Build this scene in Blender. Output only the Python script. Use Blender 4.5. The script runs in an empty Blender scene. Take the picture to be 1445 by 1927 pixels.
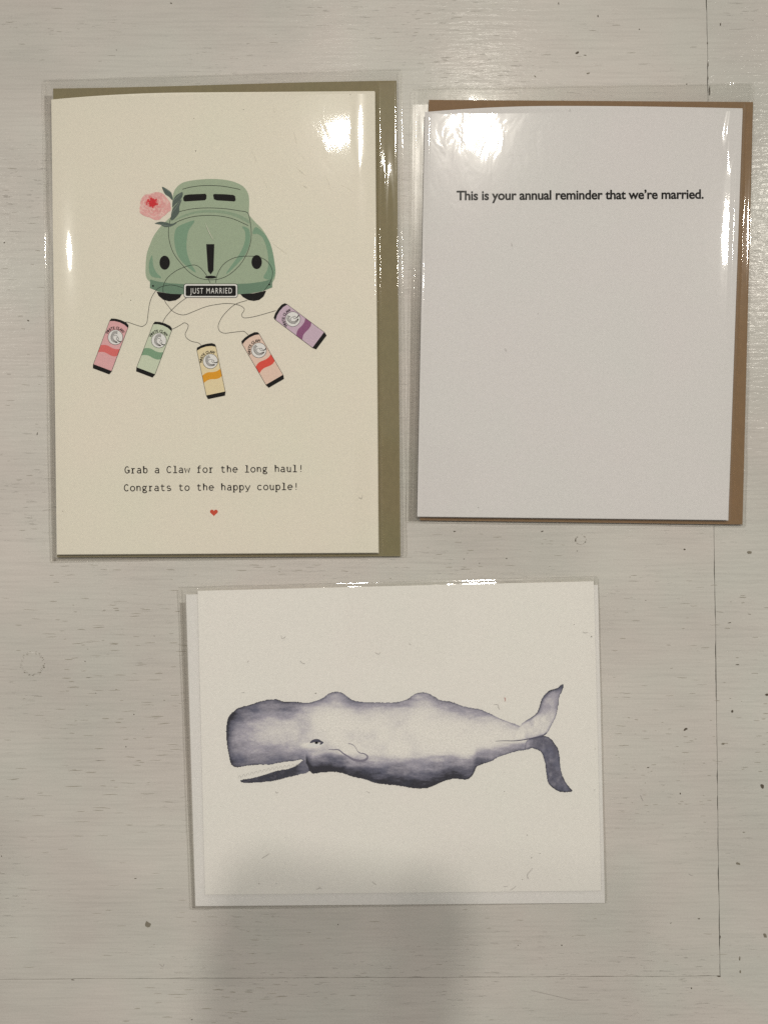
import bpy, math, random
import numpy as np
from mathutils import Vector

random.seed(7)
rng = np.random.default_rng(11)
sc = bpy.context.scene
col = sc.collection

# ------------------------------------------------------------------ camera, world, lamps
PXMM = 5.5                       # reference pixels per millimetre on the table
HC = 0.300                       # camera height over the table (m)
CX, CY = 722.5, 963.5
MM = 0.001
cam = bpy.data.cameras.new('camera')
cam.sensor_fit = 'HORIZONTAL'
cam.sensor_width = 36.0
cam.lens = 36.0 * HC / (1445 / PXMM * MM)
cam.clip_start = 0.01
cam.clip_end = 50
cobj = bpy.data.objects.new('camera', cam)
cobj.location = (0, 0, HC)
cobj.rotation_euler = (0, 0, 0)
col.objects.link(cobj)
sc.camera = cobj

world = bpy.data.worlds.new('World')
sc.world = world
world.use_nodes = True
bg = world.node_tree.nodes['Background']
bg.inputs['Color'].default_value = (1.0, 0.955, 0.875, 1)
bg.inputs['Strength'].default_value = 0.185

# ceiling bulbs of the room, 1.5 m over the table (mirror = where a flat sheet shows the bulb)
def bulb(name, mx, my, power, radius, h=1.5, colr=(1.0, 0.942, 0.835)):
    k = 1 + h / HC
    l = bpy.data.lights.new(name, 'POINT')
    l.energy = power
    l.color = colr
    l.shadow_soft_size = radius
    o = bpy.data.objects.new(name, l)
    o.location = ((mx - CX) / PXMM * MM * k, -(my - CY) / PXMM * MM * k, h)
    col.objects.link(o)
    return o
a = bulb('ceiling_spot', 893, 240, 43.0, 0.050, 2.2)
# the main lamp is a spot fitting aimed at the middle of the table
a.data.type = 'SPOT'
sp = bpy.data.objects['ceiling_spot'].data
sp.spot_size = math.radians(2 * 7.5)
sp.spot_blend = 1.0
aim = Vector(((740 - CX) / PXMM * MM, -(1050 - CY) / PXMM * MM, 0))
a.rotation_euler = (aim - a.location).to_track_quat('-Z', 'Y').to_euler()
bulb('ceiling_bulb', 640, 250, 10.0, 0.040, 2.2)
bulb('ceiling_bulb', 1480, 430, 13.5, 0.060)
bulb('ceiling_bulb', -60, 455, 9.5, 0.022)

sc.view_settings.view_transform = 'Standard'
sc.view_settings.look = 'None'
sc.view_settings.exposure = 0.42
sc.view_settings.gamma = 1
sc.cycles.use_denoising = False
sc.cycles.max_bounces = 10
sc.cycles.transparent_max_bounces = 16
sc.cycles.sample_clamp_indirect = 4

# ------------------------------------------------------------------ helpers
def P(px, py, z=0.0):
    """reference pixel -> point at height z (mm) over the table"""
    k = (HC - z * MM) / HC
    return ((px - CX) / PXMM * MM * k, -(py - CY) / PXMM * MM * k, z * MM)

def lin(v):
    v = v / 255.0
    return v / 12.92 if v <= 0.04045 else ((v + 0.055) / 1.055) ** 2.4
LR = (0.60, 0.555, 0.45)
def A(r, g, b, k=1.0):
    return tuple(min(0.95, lin(c) / l * k) for c, l in zip((r, g, b), LR)) + (1,)

def link(name, me, mat=None, parent=None, smooth=False):
    o = bpy.data.objects.new(name, me)
    col.objects.link(o)
    if mat is not None:
        me.materials.append(mat)
    if parent is not None:
        o.parent = parent
    if smooth:
        me.polygons.foreach_set('use_smooth', [True] * len(me.polygons))
    return o

def mesh(name, verts, faces):
    me = bpy.data.meshes.new(name)
    me.from_pydata([tuple(v) for v in verts], [], [tuple(f) for f in faces])
    me.update()
    return me

def thing(name, label, cat, loc=(0, 0, 0), group=None):
    o = bpy.data.objects.new(name, None)
    o.empty_display_size = 0.02
    col.objects.link(o)
    o['label'] = label
    o['category'] = cat
    if group:
        o['group'] = group
    return o

def catmull(pts, n=6, closed=False):
    out = []
    m = len(pts)
    rngi = range(m) if closed else range(m - 1)
    for i in rngi:
        if closed:
            p0, p1, p2, p3 = pts[(i - 1) % m], pts[i], pts[(i + 1) % m], pts[(i + 2) % m]
        else:
            p0, p1, p2, p3 = pts[max(i - 1, 0)], pts[i], pts[i + 1], pts[min(i + 2, m - 1)]
        for k in range(n):
            t = k / n
            q = []
            for a in range(2):
                q.append(0.5 * ((2 * p1[a]) + (-p0[a] + p2[a]) * t + (2 * p0[a] - 5 * p1[a] + 4 * p2[a] - p3[a]) * t * t
                                + (-p0[a] + 3 * p1[a] - 3 * p2[a] + p3[a]) * t ** 3))
            out.append(tuple(q))
    if not closed:
        out.append(tuple(pts[-1]))
    return out

class MB:
    """collects flat ink shapes, given in reference pixels, as one mesh"""
    def __init__(s):
        s.v, s.f = [], []
    def poly(s, pts, z):
        a = sum(pts[i][0] * pts[(i + 1) % len(pts)][1] - pts[(i + 1) % len(pts)][0] * pts[i][1] for i in range(len(pts)))
        if a > 0:
            pts = pts[::-1]
        b = len(s.v)
        s.v += [P(x, y, z) for x, y in pts]
        s.f.append(list(range(b, b + len(pts))))
        return s
    def stroke(s, pts, w, z, closed=False, taper=False):
        n = len(pts)
        L, R = [], []
        for i in range(n):
            if closed:
                a, b = pts[(i - 1) % n], pts[(i + 1) % n]
            else:
                a, b = pts[max(i - 1, 0)], pts[min(i + 1, n - 1)]
            dx, dy = b[0] - a[0], b[1] - a[1]
            l = math.hypot(dx, dy) or 1
            nx, ny = -dy / l, dx / l
            k = 1.0
            if not closed and 0 < i < n - 1:
                ax, ay = pts[i][0] - a[0], pts[i][1] - a[1]
                la = math.hypot(ax, ay) or 1
                c = abs(nx * (-ay / la) + ny * (ax / la))
                k = min(1 / max(c, 0.5), 1.6)
            ww = w / 2 * k
            if taper:
                ww *= max(0.15, math.sin(math.pi * (i + 0.3) / n))
            L.append((pts[i][0] + nx * ww, pts[i][1] + ny * ww))
            R.append((pts[i][0] - nx * ww, pts[i][1] - ny * ww))
        base = len(s.v)
        for l_, r_ in zip(L, R):
            s.v.append(P(l_[0], l_[1], z)); s.v.append(P(r_[0], r_[1], z))
        m = n if closed else n - 1
        for i in range(m):
            j = (i + 1) % n
            s.f.append([base + 2 * i, base + 2 * j, base + 2 * j + 1, base + 2 * i + 1])
        return s
    def ellipse(s, cx, cy, rx, ry, z, n=28):
        return s.poly([(cx + rx * math.cos(2 * math.pi * i / n), cy + ry * math.sin(2 * math.pi * i / n)) for i in range(n)], z)
    def build(s, name, mat, parent=None):
        return link(name, mesh(name, s.v, s.f), mat, parent)

def bil(q, u, v):
    (a, b, c, d) = q   # TL TR BR BL
    return ((a[0] * (1 - u) + b[0] * u) * (1 - v) + (d[0] * (1 - u) + c[0] * u) * v,
            (a[1] * (1 - u) + b[1] * u) * (1 - v) + (d[1] * (1 - u) + c[1] * u) * v)

# value noise in numpy
def vnoise(x, y, seed=0):
    xi, yi = np.floor(x).astype(np.int64), np.floor(y).astype(np.int64)
    xf, yf = x - xi, y - yi
    xf = xf * xf * (3 - 2 * xf); yf = yf * yf * (3 - 2 * yf)
    def h(i, j):
        n = (i * 374761393 + j * 668265263 + seed * 1442695041) & 0x7fffffff
        n = ((n ^ (n >> 13)) * 1274126177) & 0x7fffffff
        return ((n ^ (n >> 16)) & 0xffff) / 65535.0
    return (h(xi, yi) * (1 - xf) + h(xi + 1, yi) * xf) * (1 - yf) + (h(xi, yi + 1) * (1 - xf) + h(xi + 1, yi + 1) * xf) * yf
def fbm(x, y, seed=0, octv=4):
    t, a, s = 0, 0.5, 0
    for o in range(octv):
        t = t + a * vnoise(x * 2 ** o, y * 2 ** o, seed + o * 17); s += a; a *= 0.5
    return t / s
def sstep(a, b, x):
    t = np.clip((x - a) / (b - a), 0, 1)
    return t * t * (3 - 2 * t)

def sd_quad(q, x, y):
    """signed distance-like measure (px) outside a convex quad: >0 outside"""
    d = None
    for i in range(4):
        a, b = q[i], q[(i + 1) % 4]
        ex, ey = b[0] - a[0], b[1] - a[1]
        l = math.hypot(ex, ey)
        s = ((x - a[0]) * ey - (y - a[1]) * ex) / l
        d = s if d is None else np.maximum(d, s)
    return d

# ------------------------------------------------------------------ materials
def new_mat(name):
    m = bpy.data.materials.new(name)
    m.use_nodes = True
    nt = m.node_tree
    bsdf = nt.nodes['Principled BSDF']
    return m, nt, bsdf

def ink(name, rgb, rough=0.55):
    m, nt, b = new_mat(name)
    tc = nt.nodes.new('ShaderNodeTexCoord')
    n = nt.nodes.new('ShaderNodeTexNoise')
    n.inputs['Scale'].default_value = 2600
    n.inputs['Detail'].default_value = 3
    nt.links.new(tc.outputs['Object'], n.inputs['Vector'])
    mx = nt.nodes.new('ShaderNodeMix'); mx.data_type = 'RGBA'
    mx.inputs['A'].default_value = tuple(c * 0.86 for c in rgb[:3]) + (1,)
    mx.inputs['B'].default_value = tuple(min(1, c * 1.14) for c in rgb[:3]) + (1,)
    nt.links.new(n.outputs['Fac'], mx.inputs['Factor'])
    nt.links.new(mx.outputs['Result'], b.inputs['Base Color'])
    b.inputs['Roughness'].default_value = rough
    b.inputs['Specular IOR Level'].default_value = 0.06
    return m

def paper(name, rgb, tint=0.05, tooth=0.35, rough=0.7, fibre=False):
    m, nt, b = new_mat(name)
    L = nt.links.new
    tc = nt.nodes.new('ShaderNodeTexCoord')
    n = nt.nodes.new('ShaderNodeTexNoise'); n.inputs['Scale'].default_value = 28; n.inputs['Detail'].default_value = 3
    L(tc.outputs['Object'], n.inputs['Vector'])
    mx = nt.nodes.new('ShaderNodeMix'); mx.data_type = 'RGBA'
    r, g, bb = rgb[:3]
    mx.inputs['A'].default_value = (r * (1 + tint), g * (1 - tint * 0.5), bb * (1 + tint * .3), 1)
    mx.inputs['B'].default_value = (r * (1 - tint), g * (1 + tint * 0.5), bb * (1 - tint * .3), 1)
    L(n.outputs['Fac'], mx.inputs['Factor'])
    # fine paper grain
    g1 = nt.nodes.new('ShaderNodeTexNoise'); g1.inputs['Scale'].default_value = 1500 if not fibre else 700; g1.inputs['Detail'].default_value = 4
    if fibre:
        mp = nt.nodes.new('ShaderNodeMapping'); mp.inputs['Scale'].default_value = (1.0, 0.6, 1)
        L(tc.outputs['Object'], mp.inputs['Vector']); L(mp.outputs['Vector'], g1.inputs['Vector'])
    else:
        L(tc.outputs['Object'], g1.inputs['Vector'])
    rr = nt.nodes.new('ShaderNodeMapRange')
    rr.inputs['From Min'].default_value = 0.3; rr.inputs['From Max'].default_value = 0.7
    rr.inputs['To Min'].default_value = 0.965 if not fibre else 0.95; rr.inputs['To Max'].default_value = 1.03 if not fibre else 1.05
    L(g1.outputs['Fac'], rr.inputs['Value'])
    ml = nt.nodes.new('ShaderNodeMix'); ml.data_type = 'RGBA'; ml.blend_type = 'MULTIPLY'; ml.inputs['Factor'].default_value = 1
    L(mx.outputs['Result'], ml.inputs['A']); L(rr.outputs['Result'], ml.inputs['B'])
    L(ml.outputs['Result'], b.inputs['Base Color'])
    b.inputs['Roughness'].default_value = rough
    b.inputs['Specular IOR Level'].default_value = 0.25
    bp = nt.nodes.new('ShaderNodeBump'); bp.inputs['Strength'].default_value = tooth; bp.inputs['Distance'].default_value = 0.00006
    L(g1.outputs['Fac'], bp.inputs['Height']); L(bp.outputs['Normal'], b.inputs['Normal'])
    return m

def wood_paint(name, peel=1.0, base=(172, 163, 144), coat=0.35):
    m, nt, b = new_mat(name)
    L = nt.links.new
    N = nt.nodes.new
    tc = N('ShaderNodeTexCoord')
    def noise(sx, sy, detail=4, rough=0.5, off=0.0, dist=0.0):
        mp = N('ShaderNodeMapping'); mp.inputs['Scale'].default_value = (sx, sy, 1); mp.inputs['Location'].default_value = (off, off * .7, 0)
        n = N('ShaderNodeTexNoise'); n.inputs['Scale'].default_value = 1.0
        n.inputs['Detail'].default_value = detail; n.inputs['Roughness'].default_value = rough; n.inputs['Distortion'].default_value = dist
        L(tc.outputs['Object'], mp.inputs['Vector']); L(mp.outputs['Vector'], n.inputs['Vector'])
        return n.outputs['Fac']
    def rng_(src, a, b_, c=0.0, d=1.0):
        r = N('ShaderNodeMapRange'); r.inputs['From Min'].default_value = a; r.inputs['From Max'].default_value = b_
        r.inputs['To Min'].default_value = c; r.inputs['To Max'].default_value = d; r.clamp = True
        L(src, r.inputs['Value']); return r.outputs['Result']
    def math_(op, a, b_):
        k = N('ShaderNodeMath'); k.operation = op
        for i, s in enumerate((a, b_)):
            if isinstance(s, (int, float)): k.inputs[i].default_value = s
            else: L(s, k.inputs[i])
        return k.outputs[0]
    # open grain pores showing through the paint
    pore = rng_(noise(170, 1500, 5, 0.62, 3.1, 0.4), 0.615, 0.70)
    cluster = rng_(noise(14, 30, 3, 0.6, 9.0), 0.42, 0.66)
    pore = math_('MULTIPLY', pore, cluster)
    streak = rng_(noise(45, 1100, 4, 0.6, 21.0, 0.2), 0.45, 0.75)
    mott = noise(11, 16, 4, 0.55, 5.0)
    hue = noise(34, 30, 3, 0.5, 40.0)
    fine = noise(1700, 1700, 2, 0.6, 2.0)
    c1 = N('ShaderNodeMix'); c1.data_type = 'RGBA'
    r, g, bb, _ = A(*base)
    c1.inputs['A'].default_value = (r * 1.015, g * 0.993, bb * 0.995, 1)
    c1.inputs['B'].default_value = (r * 0.985, g * 1.007, bb * 1.0, 1)
    L(rng_(hue, 0.35, 0.65), c1.inputs['Factor'])
    v = math_('ADD', rng_(mott, 0.3, 0.7, 0.90, 1.08), rng_(fine, 0.3, 0.7, -0.035, 0.035))
    v = math_('SUBTRACT', v, math_('MULTIPLY', streak, 0.10))
    c2 = N('ShaderNodeMix'); c2.data_type = 'RGBA'; c2.blend_type = 'MULTIPLY'; c2.inputs['Factor'].default_value = 1
    L(c1.outputs['Result'], c2.inputs['A']); L(v, c2.inputs['B'])
    c3 = N('ShaderNodeMix'); c3.data_type = 'RGBA'
    c3.inputs['B'].default_value = A(104, 94, 74)
    L(c2.outputs['Result'], c3.inputs['A']); L(math_('MULTIPLY', pore, 0.35), c3.inputs['Factor'])
    L(c3.outputs['Result'], b.inputs['Base Color'])
    b.inputs['Roughness'].default_value = 0.36
    b.inputs['Specular IOR Level'].default_value = 0.14
    b.inputs['Coat Weight'].default_value = coat
    b.inputs['Coat Roughness'].default_value = 0.12
    # relief: brush ridges, pores as pits, orange peel
    ridge = noise(70, 650, 4, 0.55, 13.0, 0.3)
    peeln = noise(330, 620, 3, 0.5, 31.0, 0.5)
    h = math_('ADD', math_('MULTIPLY', ridge, 0.6), math_('MULTIPLY', peeln, 0.45 * peel))
    h = math_('SUBTRACT', h, math_('MULTIPLY', pore, 0.5))
    bp = N('ShaderNodeBump'); bp.inputs['Strength'].default_value = 0.8; bp.inputs['Distance'].default_value = 0.00022
    L(h, bp.inputs['Height'])
    L(bp.outputs['Normal'], b.inputs['Normal']); L(bp.outputs['Normal'], b.inputs['Coat Normal'])
    return m

def film(name, crinkle=1.0, haze=0.05, tint=(0.995, 0.995, 0.992), seed=0.0, milk=0.0, rough=0.06):
    m = bpy.data.materials.new(name); m.use_nodes = True
    nt = m.node_tree; nt.nodes.clear()
    N = nt.nodes.new; L = nt.links.new
    out = N('ShaderNodeOutputMaterial')
    tc = N('ShaderNodeTexCoord')
    mp = N('ShaderNodeMapping'); mp.inputs['Location'].default_value = (seed, seed * .3, 0); mp.inputs['Rotation'].default_value = (0, 0, 0.5)
    mp.inputs['Scale'].default_value = (1.0, 0.55, 1)
    L(tc.outputs['Object'], mp.inputs['Vector'])
    n1 = N('ShaderNodeTexNoise'); n1.inputs['Scale'].default_value = 150; n1.inputs['Detail'].default_value = 2; n1.inputs['Roughness'].default_value = 0.5
    n1.inputs['Distortion'].default_value = 0.8
    L(mp.outputs['Vector'], n1.inputs['Vector'])
    bp = N('ShaderNodeBump'); bp.inputs['Strength'].default_value = 0.55; bp.inputs['Distance'].default_value = 0.00010 * crinkle
    L(n1.outputs['Fac'], bp.inputs['Height'])
    tr = N('ShaderNodeBsdfTransparent'); tr.inputs['Color'].default_value = tint + (1,)
    gl = N('ShaderNodeBsdfGlossy'); gl.distribution = 'BECKMANN'; gl.inputs['Roughness'].default_value = rough; gl.inputs['Color'].default_value = (1, 1, 1, 1)
    gh = N('ShaderNodeBsdfGlossy'); gh.inputs['Roughness'].default_value = 0.15; gh.inputs['Color'].default_value = (1, 1, 1, 1)
    L(bp.outputs['Normal'], gl.inputs['Normal']); L(bp.outputs['Normal'], gh.inputs['Normal'])
    fr = N('ShaderNodeFresnel'); fr.inputs['IOR'].default_value = 1.5
    L(bp.outputs['Normal'], fr.inputs['Normal'])
    # a thin sheet reflects the same from either side
    ge = N('ShaderNodeNewGeometry')
    io = N('ShaderNodeMapRange'); io.inputs['To Min'].default_value = 1.5; io.inputs['To Max'].default_value = 1 / 1.5
    L(ge.outputs['Backfacing'], io.inputs['Value']); L(io.outputs['Result'], fr.inputs['IOR'])
    fm = N('ShaderNodeMath'); fm.operation = 'MULTIPLY'; fm.inputs[1].default_value = 1.0; fm.use_clamp = True
    L(fr.outputs[0], fm.inputs[0])
    gm = N('ShaderNodeMixShader'); gm.inputs[0].default_value = haze * 3.5
    L(gl.outputs[0], gm.inputs[1]); L(gh.outputs[0], gm.inputs[2])
    mx = N('ShaderNodeMixShader')
    L(fm.outputs[0], mx.inputs[0]); L(tr.outputs[0], mx.inputs[1]); L(gm.outputs[0], mx.inputs[2])
    last = mx
    if milk > 0:
        df = N('ShaderNodeBsdfDiffuse'); df.inputs['Color'].default_value = (0.62, 0.62, 0.62, 1)
        m2 = N('ShaderNodeMixShader'); m2.inputs[0].default_value = milk
        L(mx.outputs[0], m2.inputs[1]); L(df.outputs[0], m2.inputs[2]); last = m2
    L(last.outputs[0], out.inputs['Surface'])
    return m

M = {}
M['panel'] = wood_paint('painted_wood', 0.5, coat=0.06)
M['frame'] = wood_paint('painted_wood_glossy', 1.5, (171, 163, 144), coat=0.22)
M['gap'] = ink('dark_gap', (0.03, 0.026, 0.02, 1), 0.9)
M['card_cream'] = paper('cream_card', A(195, 184, 157), 0.03, 0.12)
M['card_cool'] = paper('cool_white_card', A(185, 177, 161), 0.02, 0.14)
M['card_warm'] = paper('warm_white_card', (0.95, 0.93, 0.89, 1), 0.015, 0.14)
M['env_white'] = paper('white_envelope', A(192, 184, 166), 0.015, 0.14)
M['kraft1'] = paper('kraft_paper_olive', A(112, 100, 69), 0.07, 0.3, fibre=True)
M['kraft2'] = paper('kraft_paper', A(112, 86, 56), 0.04, 0.3, fibre=True)
M['film'] = film('clear_film', 0.4, 0.035)
M['film_b'] = film('clear_film_crinkled', 0.8, 0.04, seed=3.0)
M['film_c'] = film('clear_film_smooth', 0.6, 0.025, seed=7.0)
M['flap'] = film('flap_film', 0.9, 0.03, seed=5.0, milk=0.035)
M['seam'] = film('sealed_film_edge', 0.1, 0.03, tint=(0.92, 0.915, 0.905), seed=2.0, milk=0.03, rough=0.26)
M['shade_film'] = film('shade_tinted_film', 0.5, 0.03, tint=(0.82, 0.81, 0.795), seed=11.0, rough=0.25)  # film tinted to paint the shade along the contents' left and lower sides
M['black'] = ink('black_ink', (0.006, 0.005, 0.005, 1), 0.6)
M['brownblack'] = ink('soft_black_ink', (0.03, 0.022, 0.02, 1), 0.5)

# ------------------------------------------------------------------ table
table = thing('painted_table', 'white painted wooden tabletop with worn open grain and thin seams, under all three cards', 'table')
TH = 24.0
def slab(outline, name, mat, z=0.0):
    n = len(outline)
    a = sum(outline[i][0] * outline[(i + 1) % n][1] - outline[(i + 1) % n][0] * outline[i][1] for i in range(n))
    if a > 0:
        outline = outline[::-1]
    v = [P(x, y, z) for x, y in outline]
    v += [(p[0], p[1], (z - TH) * MM) for p in v]
    f = [list(range(n))] + [[(i + 1) % n, i, n + i, n + (i + 1) % n] for i in range(n)] + [list(range(2 * n - 1, n - 1, -1))]
    return link(name, mesh(name, v, f), mat, table)
def seam_line(p0, p1, n, gap, seed, rough=1.0, sign=1):
    """wobbling edge of a board; gap gives the local width of the open joint in px"""
    out = []
    dx, dy = p1[0] - p0[0], p1[1] - p0[1]
    l = math.hypot(dx, dy); nx, ny = -dy / l, dx / l
    for i in range(n + 1):
        t = i / n
        s = t * l
        g = float(fbm(np.array([s / 26.0 + seed]), np.array([seed * 1.7]), seed, 4)[0])
        g = gap * (0.25 + 2.6 * max(0, g - 0.42) * rough) + gap * 0.35
        w = float(fbm(np.array([s / 90.0]), np.array([seed + 5.0]), seed + 3, 2)[0] - 0.5) * 1.2
        out.append((p0[0] + dx * t + nx * (w + sign * g), p0[1] + dy * t + ny * (w + sign * g)))
    return out
C0 = (1355.5, 1838)
top_r = (1303, -1970)
# centre panel: right and bottom edges wobble, the frame boards' edges follow smoothly
right_edge = seam_line(top_r, C0, 900, 1.25, 3, sign=1)
bot_edge = seam_line(C0, (-1300, 1850), 700, 1.1, 8, sign=1)
def plain(p0, p1, n, seed):
    out = []
    dx, dy = p1[0] - p0[0], p1[1] - p0[1]
    l = math.hypot(dx, dy); nx, ny = -dy / l, dx / l
    for i in range(n + 1):
        t = i / n
        w = float(fbm(np.array([t * l / 90.0]), np.array([seed + 5.0]), seed + 3, 2)[0] - 0.5) * 1.2
        out.append((p0[0] + dx * t + nx * w, p0[1] + dy * t + ny * w))
    return out
re2 = plain(top_r, C0, 900, 3)
be2 = plain(C0, (-1300, 1850), 700, 8)
slab([(-1300, -1970)] + right_edge + bot_edge, 'centre_panel', M['panel'])
slab(re2 + [(1900, 2390.0), (1900, -1970)], 'frame_board', M['frame'], -0.10)
slab([be2[0]] + be2[1:] + [(-1300, 2391.0), (1898.8, 2391.0)], 'frame_board', M['panel'], -0.06)
# batten closing the joints from below
slab([(-1280, -1950), (1880, -1950), (1880, 2370), (-1280, 2370)], 'underlay_board', M['gap'], -1.2)

# filled nail holes / plugs
def plug(cx, cy, r, seed):
    mb = MB()
    n = 46
    ring = []
    for i in range(n):
        a = 2 * math.pi * i / n
        ring.append((a, r * (1 + 0.05 * (float(vnoise(np.array([a * 3]), np.array([seed * 1.0]), seed)[0]) - .5))))
    top = [(cx + q * 0.93 * math.cos(a), cy + q * 0.93 * math.sin(a)) for a, q in ring]
    low = [(cx + q * math.cos(a), cy + q * math.sin(a)) for a, q in ring]
    v = [P(x, y, 0.07) for x, y in top] + [P(x, y, 0.004) for x, y in low]
    f = [list(range(n - 1, -1, -1))] + [[i, (i + 1) % n, n + (i + 1) % n, n + i] for i in range(n)]
    link('wood_plug', mesh('wood_plug', v, f), M['panel'], table)
    # chipped paint round the rim
    mb = MB()
    r2 = random.Random(seed)
    for i in range(int(r * 4.2)):
        a = r2.uniform(0, 2 * math.pi)
        q = r * r2.uniform(0.86, 1.08)
        if r2.random() > 0.6 + 0.4 * math.sin(a + 0.3) and r2.random() < .5: continue
        x, y = cx + q * math.cos(a), cy + q * math.sin(a)
        wx, wy = r2.uniform(0.5, 1.9), r2.uniform(0.25, 0.6)
        mb.poly([(x - wx, y), (x, y - wy), (x + wx, y + wy * .2), (x + wx * .2, y + wy)], 0.085)
    o = mb.build('chipped_rim', M['chip'], table); o['kind'] = 'stuff'
M['chip'] = ink('bare_wood_chip', A(112, 103, 84), 0.8)
M['chip_dark'] = ink('dark_wood_chip', A(80, 71, 57), 0.8)
plug(61, 1249, 22, 5)
plug(1093, 1016, 9.5, 9)

# chips, dents and dark pits in the paint
def blob(mb, x, y, wx, wy, rot, z, rr, n=9):
    pts = []
    for i in range(n):
        a = 2 * math.pi * i / n
        k = rr.uniform(0.65, 1.15)
        px_, py_ = wx * k * math.cos(a), wy * k * math.sin(a)
        pts.append((x + px_ * math.cos(rot) - py_ * math.sin(rot), y + px_ * math.sin(rot) + py_ * math.cos(rot)))
    mb.poly(pts, z)
rr = random.Random(5)
mbd, mbl = MB(), MB()
for x, y, wx, wy, rot in [(1086, 98, 3.6, 2.2, -.4), (1125, 29, 1.3, 2.6, 0.1), (1051, 5, 1, 3, 0), (1203, 54, 1.4, 1, .5), (1292, 157, 1.5, 1.1, -.6),
                          (322, 5, 2.6, 1.2, .4), (219, 93, 1, 1, 0), (160, 1245, 1.2, 1.2, 0), (252, 1345, .9, 1.4, 0), (237, 1406, 1.4, 1, 0), (180, 1305, 1, .9, 0),
                          (1288, 1034, 2.2, 1.8, -.7), (1290, 1373, 5, 2.2, -.5), (1443, 1308, 3.5, 2.5, .3), (1434, 1480, 3.2, 5.4, -.5), (1219, 1445, 2.4, .9, 0),
                          (1388, 1251, 3.6, .8, 0), (1373, 1172, 3, .9, -.2), (1378, 1339, 2.2, 2.8, 0), (1280, 1494, 1.2, 1.8, 0), (255, 1654, 2.4, .8, 0),
                          (137, 1845, 3.4, .9, .1), (361, 1920, 2, 1, 0), (1315, 1730, 3, 1.2, .1), (1262, 1738, 1.8, .8, -.5), (1057, 1780, 1.6, 1.2, 0), (1301, 1861, 1.2, 1.6, .3),
                          (636, 1741, 1, 1.4, 0), (3, 1612, 1, 1.2, 0), (1083, 1016, 1.2, 4, 0.3), (873, 1052, 1.4, 1, 0), (953, 1051, 1.4, 1, 0), (1020, 1000, 3, 1.2, -.4),
                          (902, 1060, 1, .9, 0), (1086, 1037, 1, 1, 0), (855, 1000, 2.6, 1.2, 0), (70, 816, .9, 3.4, .15), (53, 603, 2.6, 1.2, .5), (8, 456, 2, 1, -.5),
                          (1215, 1130, .9, .9, 0), (1355.5, 45, 1.2, 3, 0), (1331, 80, 1.1, 2.2, 0), (1332, 120, 1.3, 5, 0), (1335, 171, 1.3, 11, 0), (1332, 146, 1.2, 3.4, 0),
                          (1355, 1764, 1.1, 4, 0), (1352, 1838, 4, 1.6, .1), (975, 1780, 1, .8, 0)]:
    blob(mbd, x, y, wx, wy, rot, 0.045, rr)
for x, y, wx, wy, rot in [(1106, 137, 4, 1.5, -.2), (1101, 103, 3, 1, .2), (1007, 143, 3.2, 1.2, .8), (1440, 1762, 3, 5, -.5), (1389, 1626, 4.5, 2.5, .2), (1392, 1805, 1.3, 5, 0), (1393, 1830, 1.2, 3.5, 0),
                          (1400, 1567, 3, .8, 0), (1361, 1400, 4, 2, 0), (278, 1741, 8, 6, .3), (1410, 1040, 5, 3, 0)]:
    blob(mbl, x, y, wx, wy, rot, 0.04, rr)
# short pores, along the grain
def pores(x0, x1, y0, y1, n, lmin, lmax, dk, mbt):
    for _ in range(int(n * .52)):
        x, y = rr.uniform(x0, x1), rr.uniform(y0, y1)
        l = rr.uniform(lmin, lmax) ** 1.0; w = rr.uniform(0.35, dk)
        yy = y
        pts = []
        k = max(3, int(l / 3))
        for i in range(k + 1):
            yy += rr.uniform(-.45, .45)
            pts.append((x + l * i / k, yy))
        mbt.stroke(pts, w, 0.042, taper=True)
mid = MB()
pores(100, 345, 1120, 1460, 150, 3, 24, 1.5, mid)
pores(0, 345, 1050, 1560, 130, 3, 30, 1.1, mid)
pores(10, 250, 1460, 1560, 34, 6, 34, 1.2, mid)
pores(0, 90, 250, 1000, 60, 3, 18, 0.9, mid)
pores(0, 1330, 5, 125, 46, 3, 22, 0.8, mid)
pores(770, 1090, 1000, 1080, 46, 3, 20, 1.2, mid)
pores(100, 760, 1062, 1090, 40, 3, 20, 1.1, mid)
pores(1150, 1350, 1080, 1440, 100, 3, 20, 1.1, mid)
pores(1140, 1350, 1340, 1560, 90, 2, 10, 1.1, mid)
pores(1360, 1445, 1120, 1500, 60, 2, 14, 1.2, mid)
pores(300, 1350, 1710, 1927, 60, 4, 22, 0.9, mid)
pores(220, 520, 1850, 1927, 50, 4, 26, 1.3, mid)
pores(370, 520, 1710, 1850, 34, 4, 22, 0.8, mid)
pores(0, 340, 1560, 1840, 50, 4, 24, 0.8, mid)
o = mbd.build('paint_chips', M['chip_dark'], table); o['kind'] = 'stuff'
o = mbl.build('paint_dents', M['chip'], table); o['kind'] = 'stuff'
M['pore'] = ink('grain_pore', A(134, 125, 105), 0.8)
o = mid.build('grain_pores', M['pore'], table); o['kind'] = 'stuff'

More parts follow.
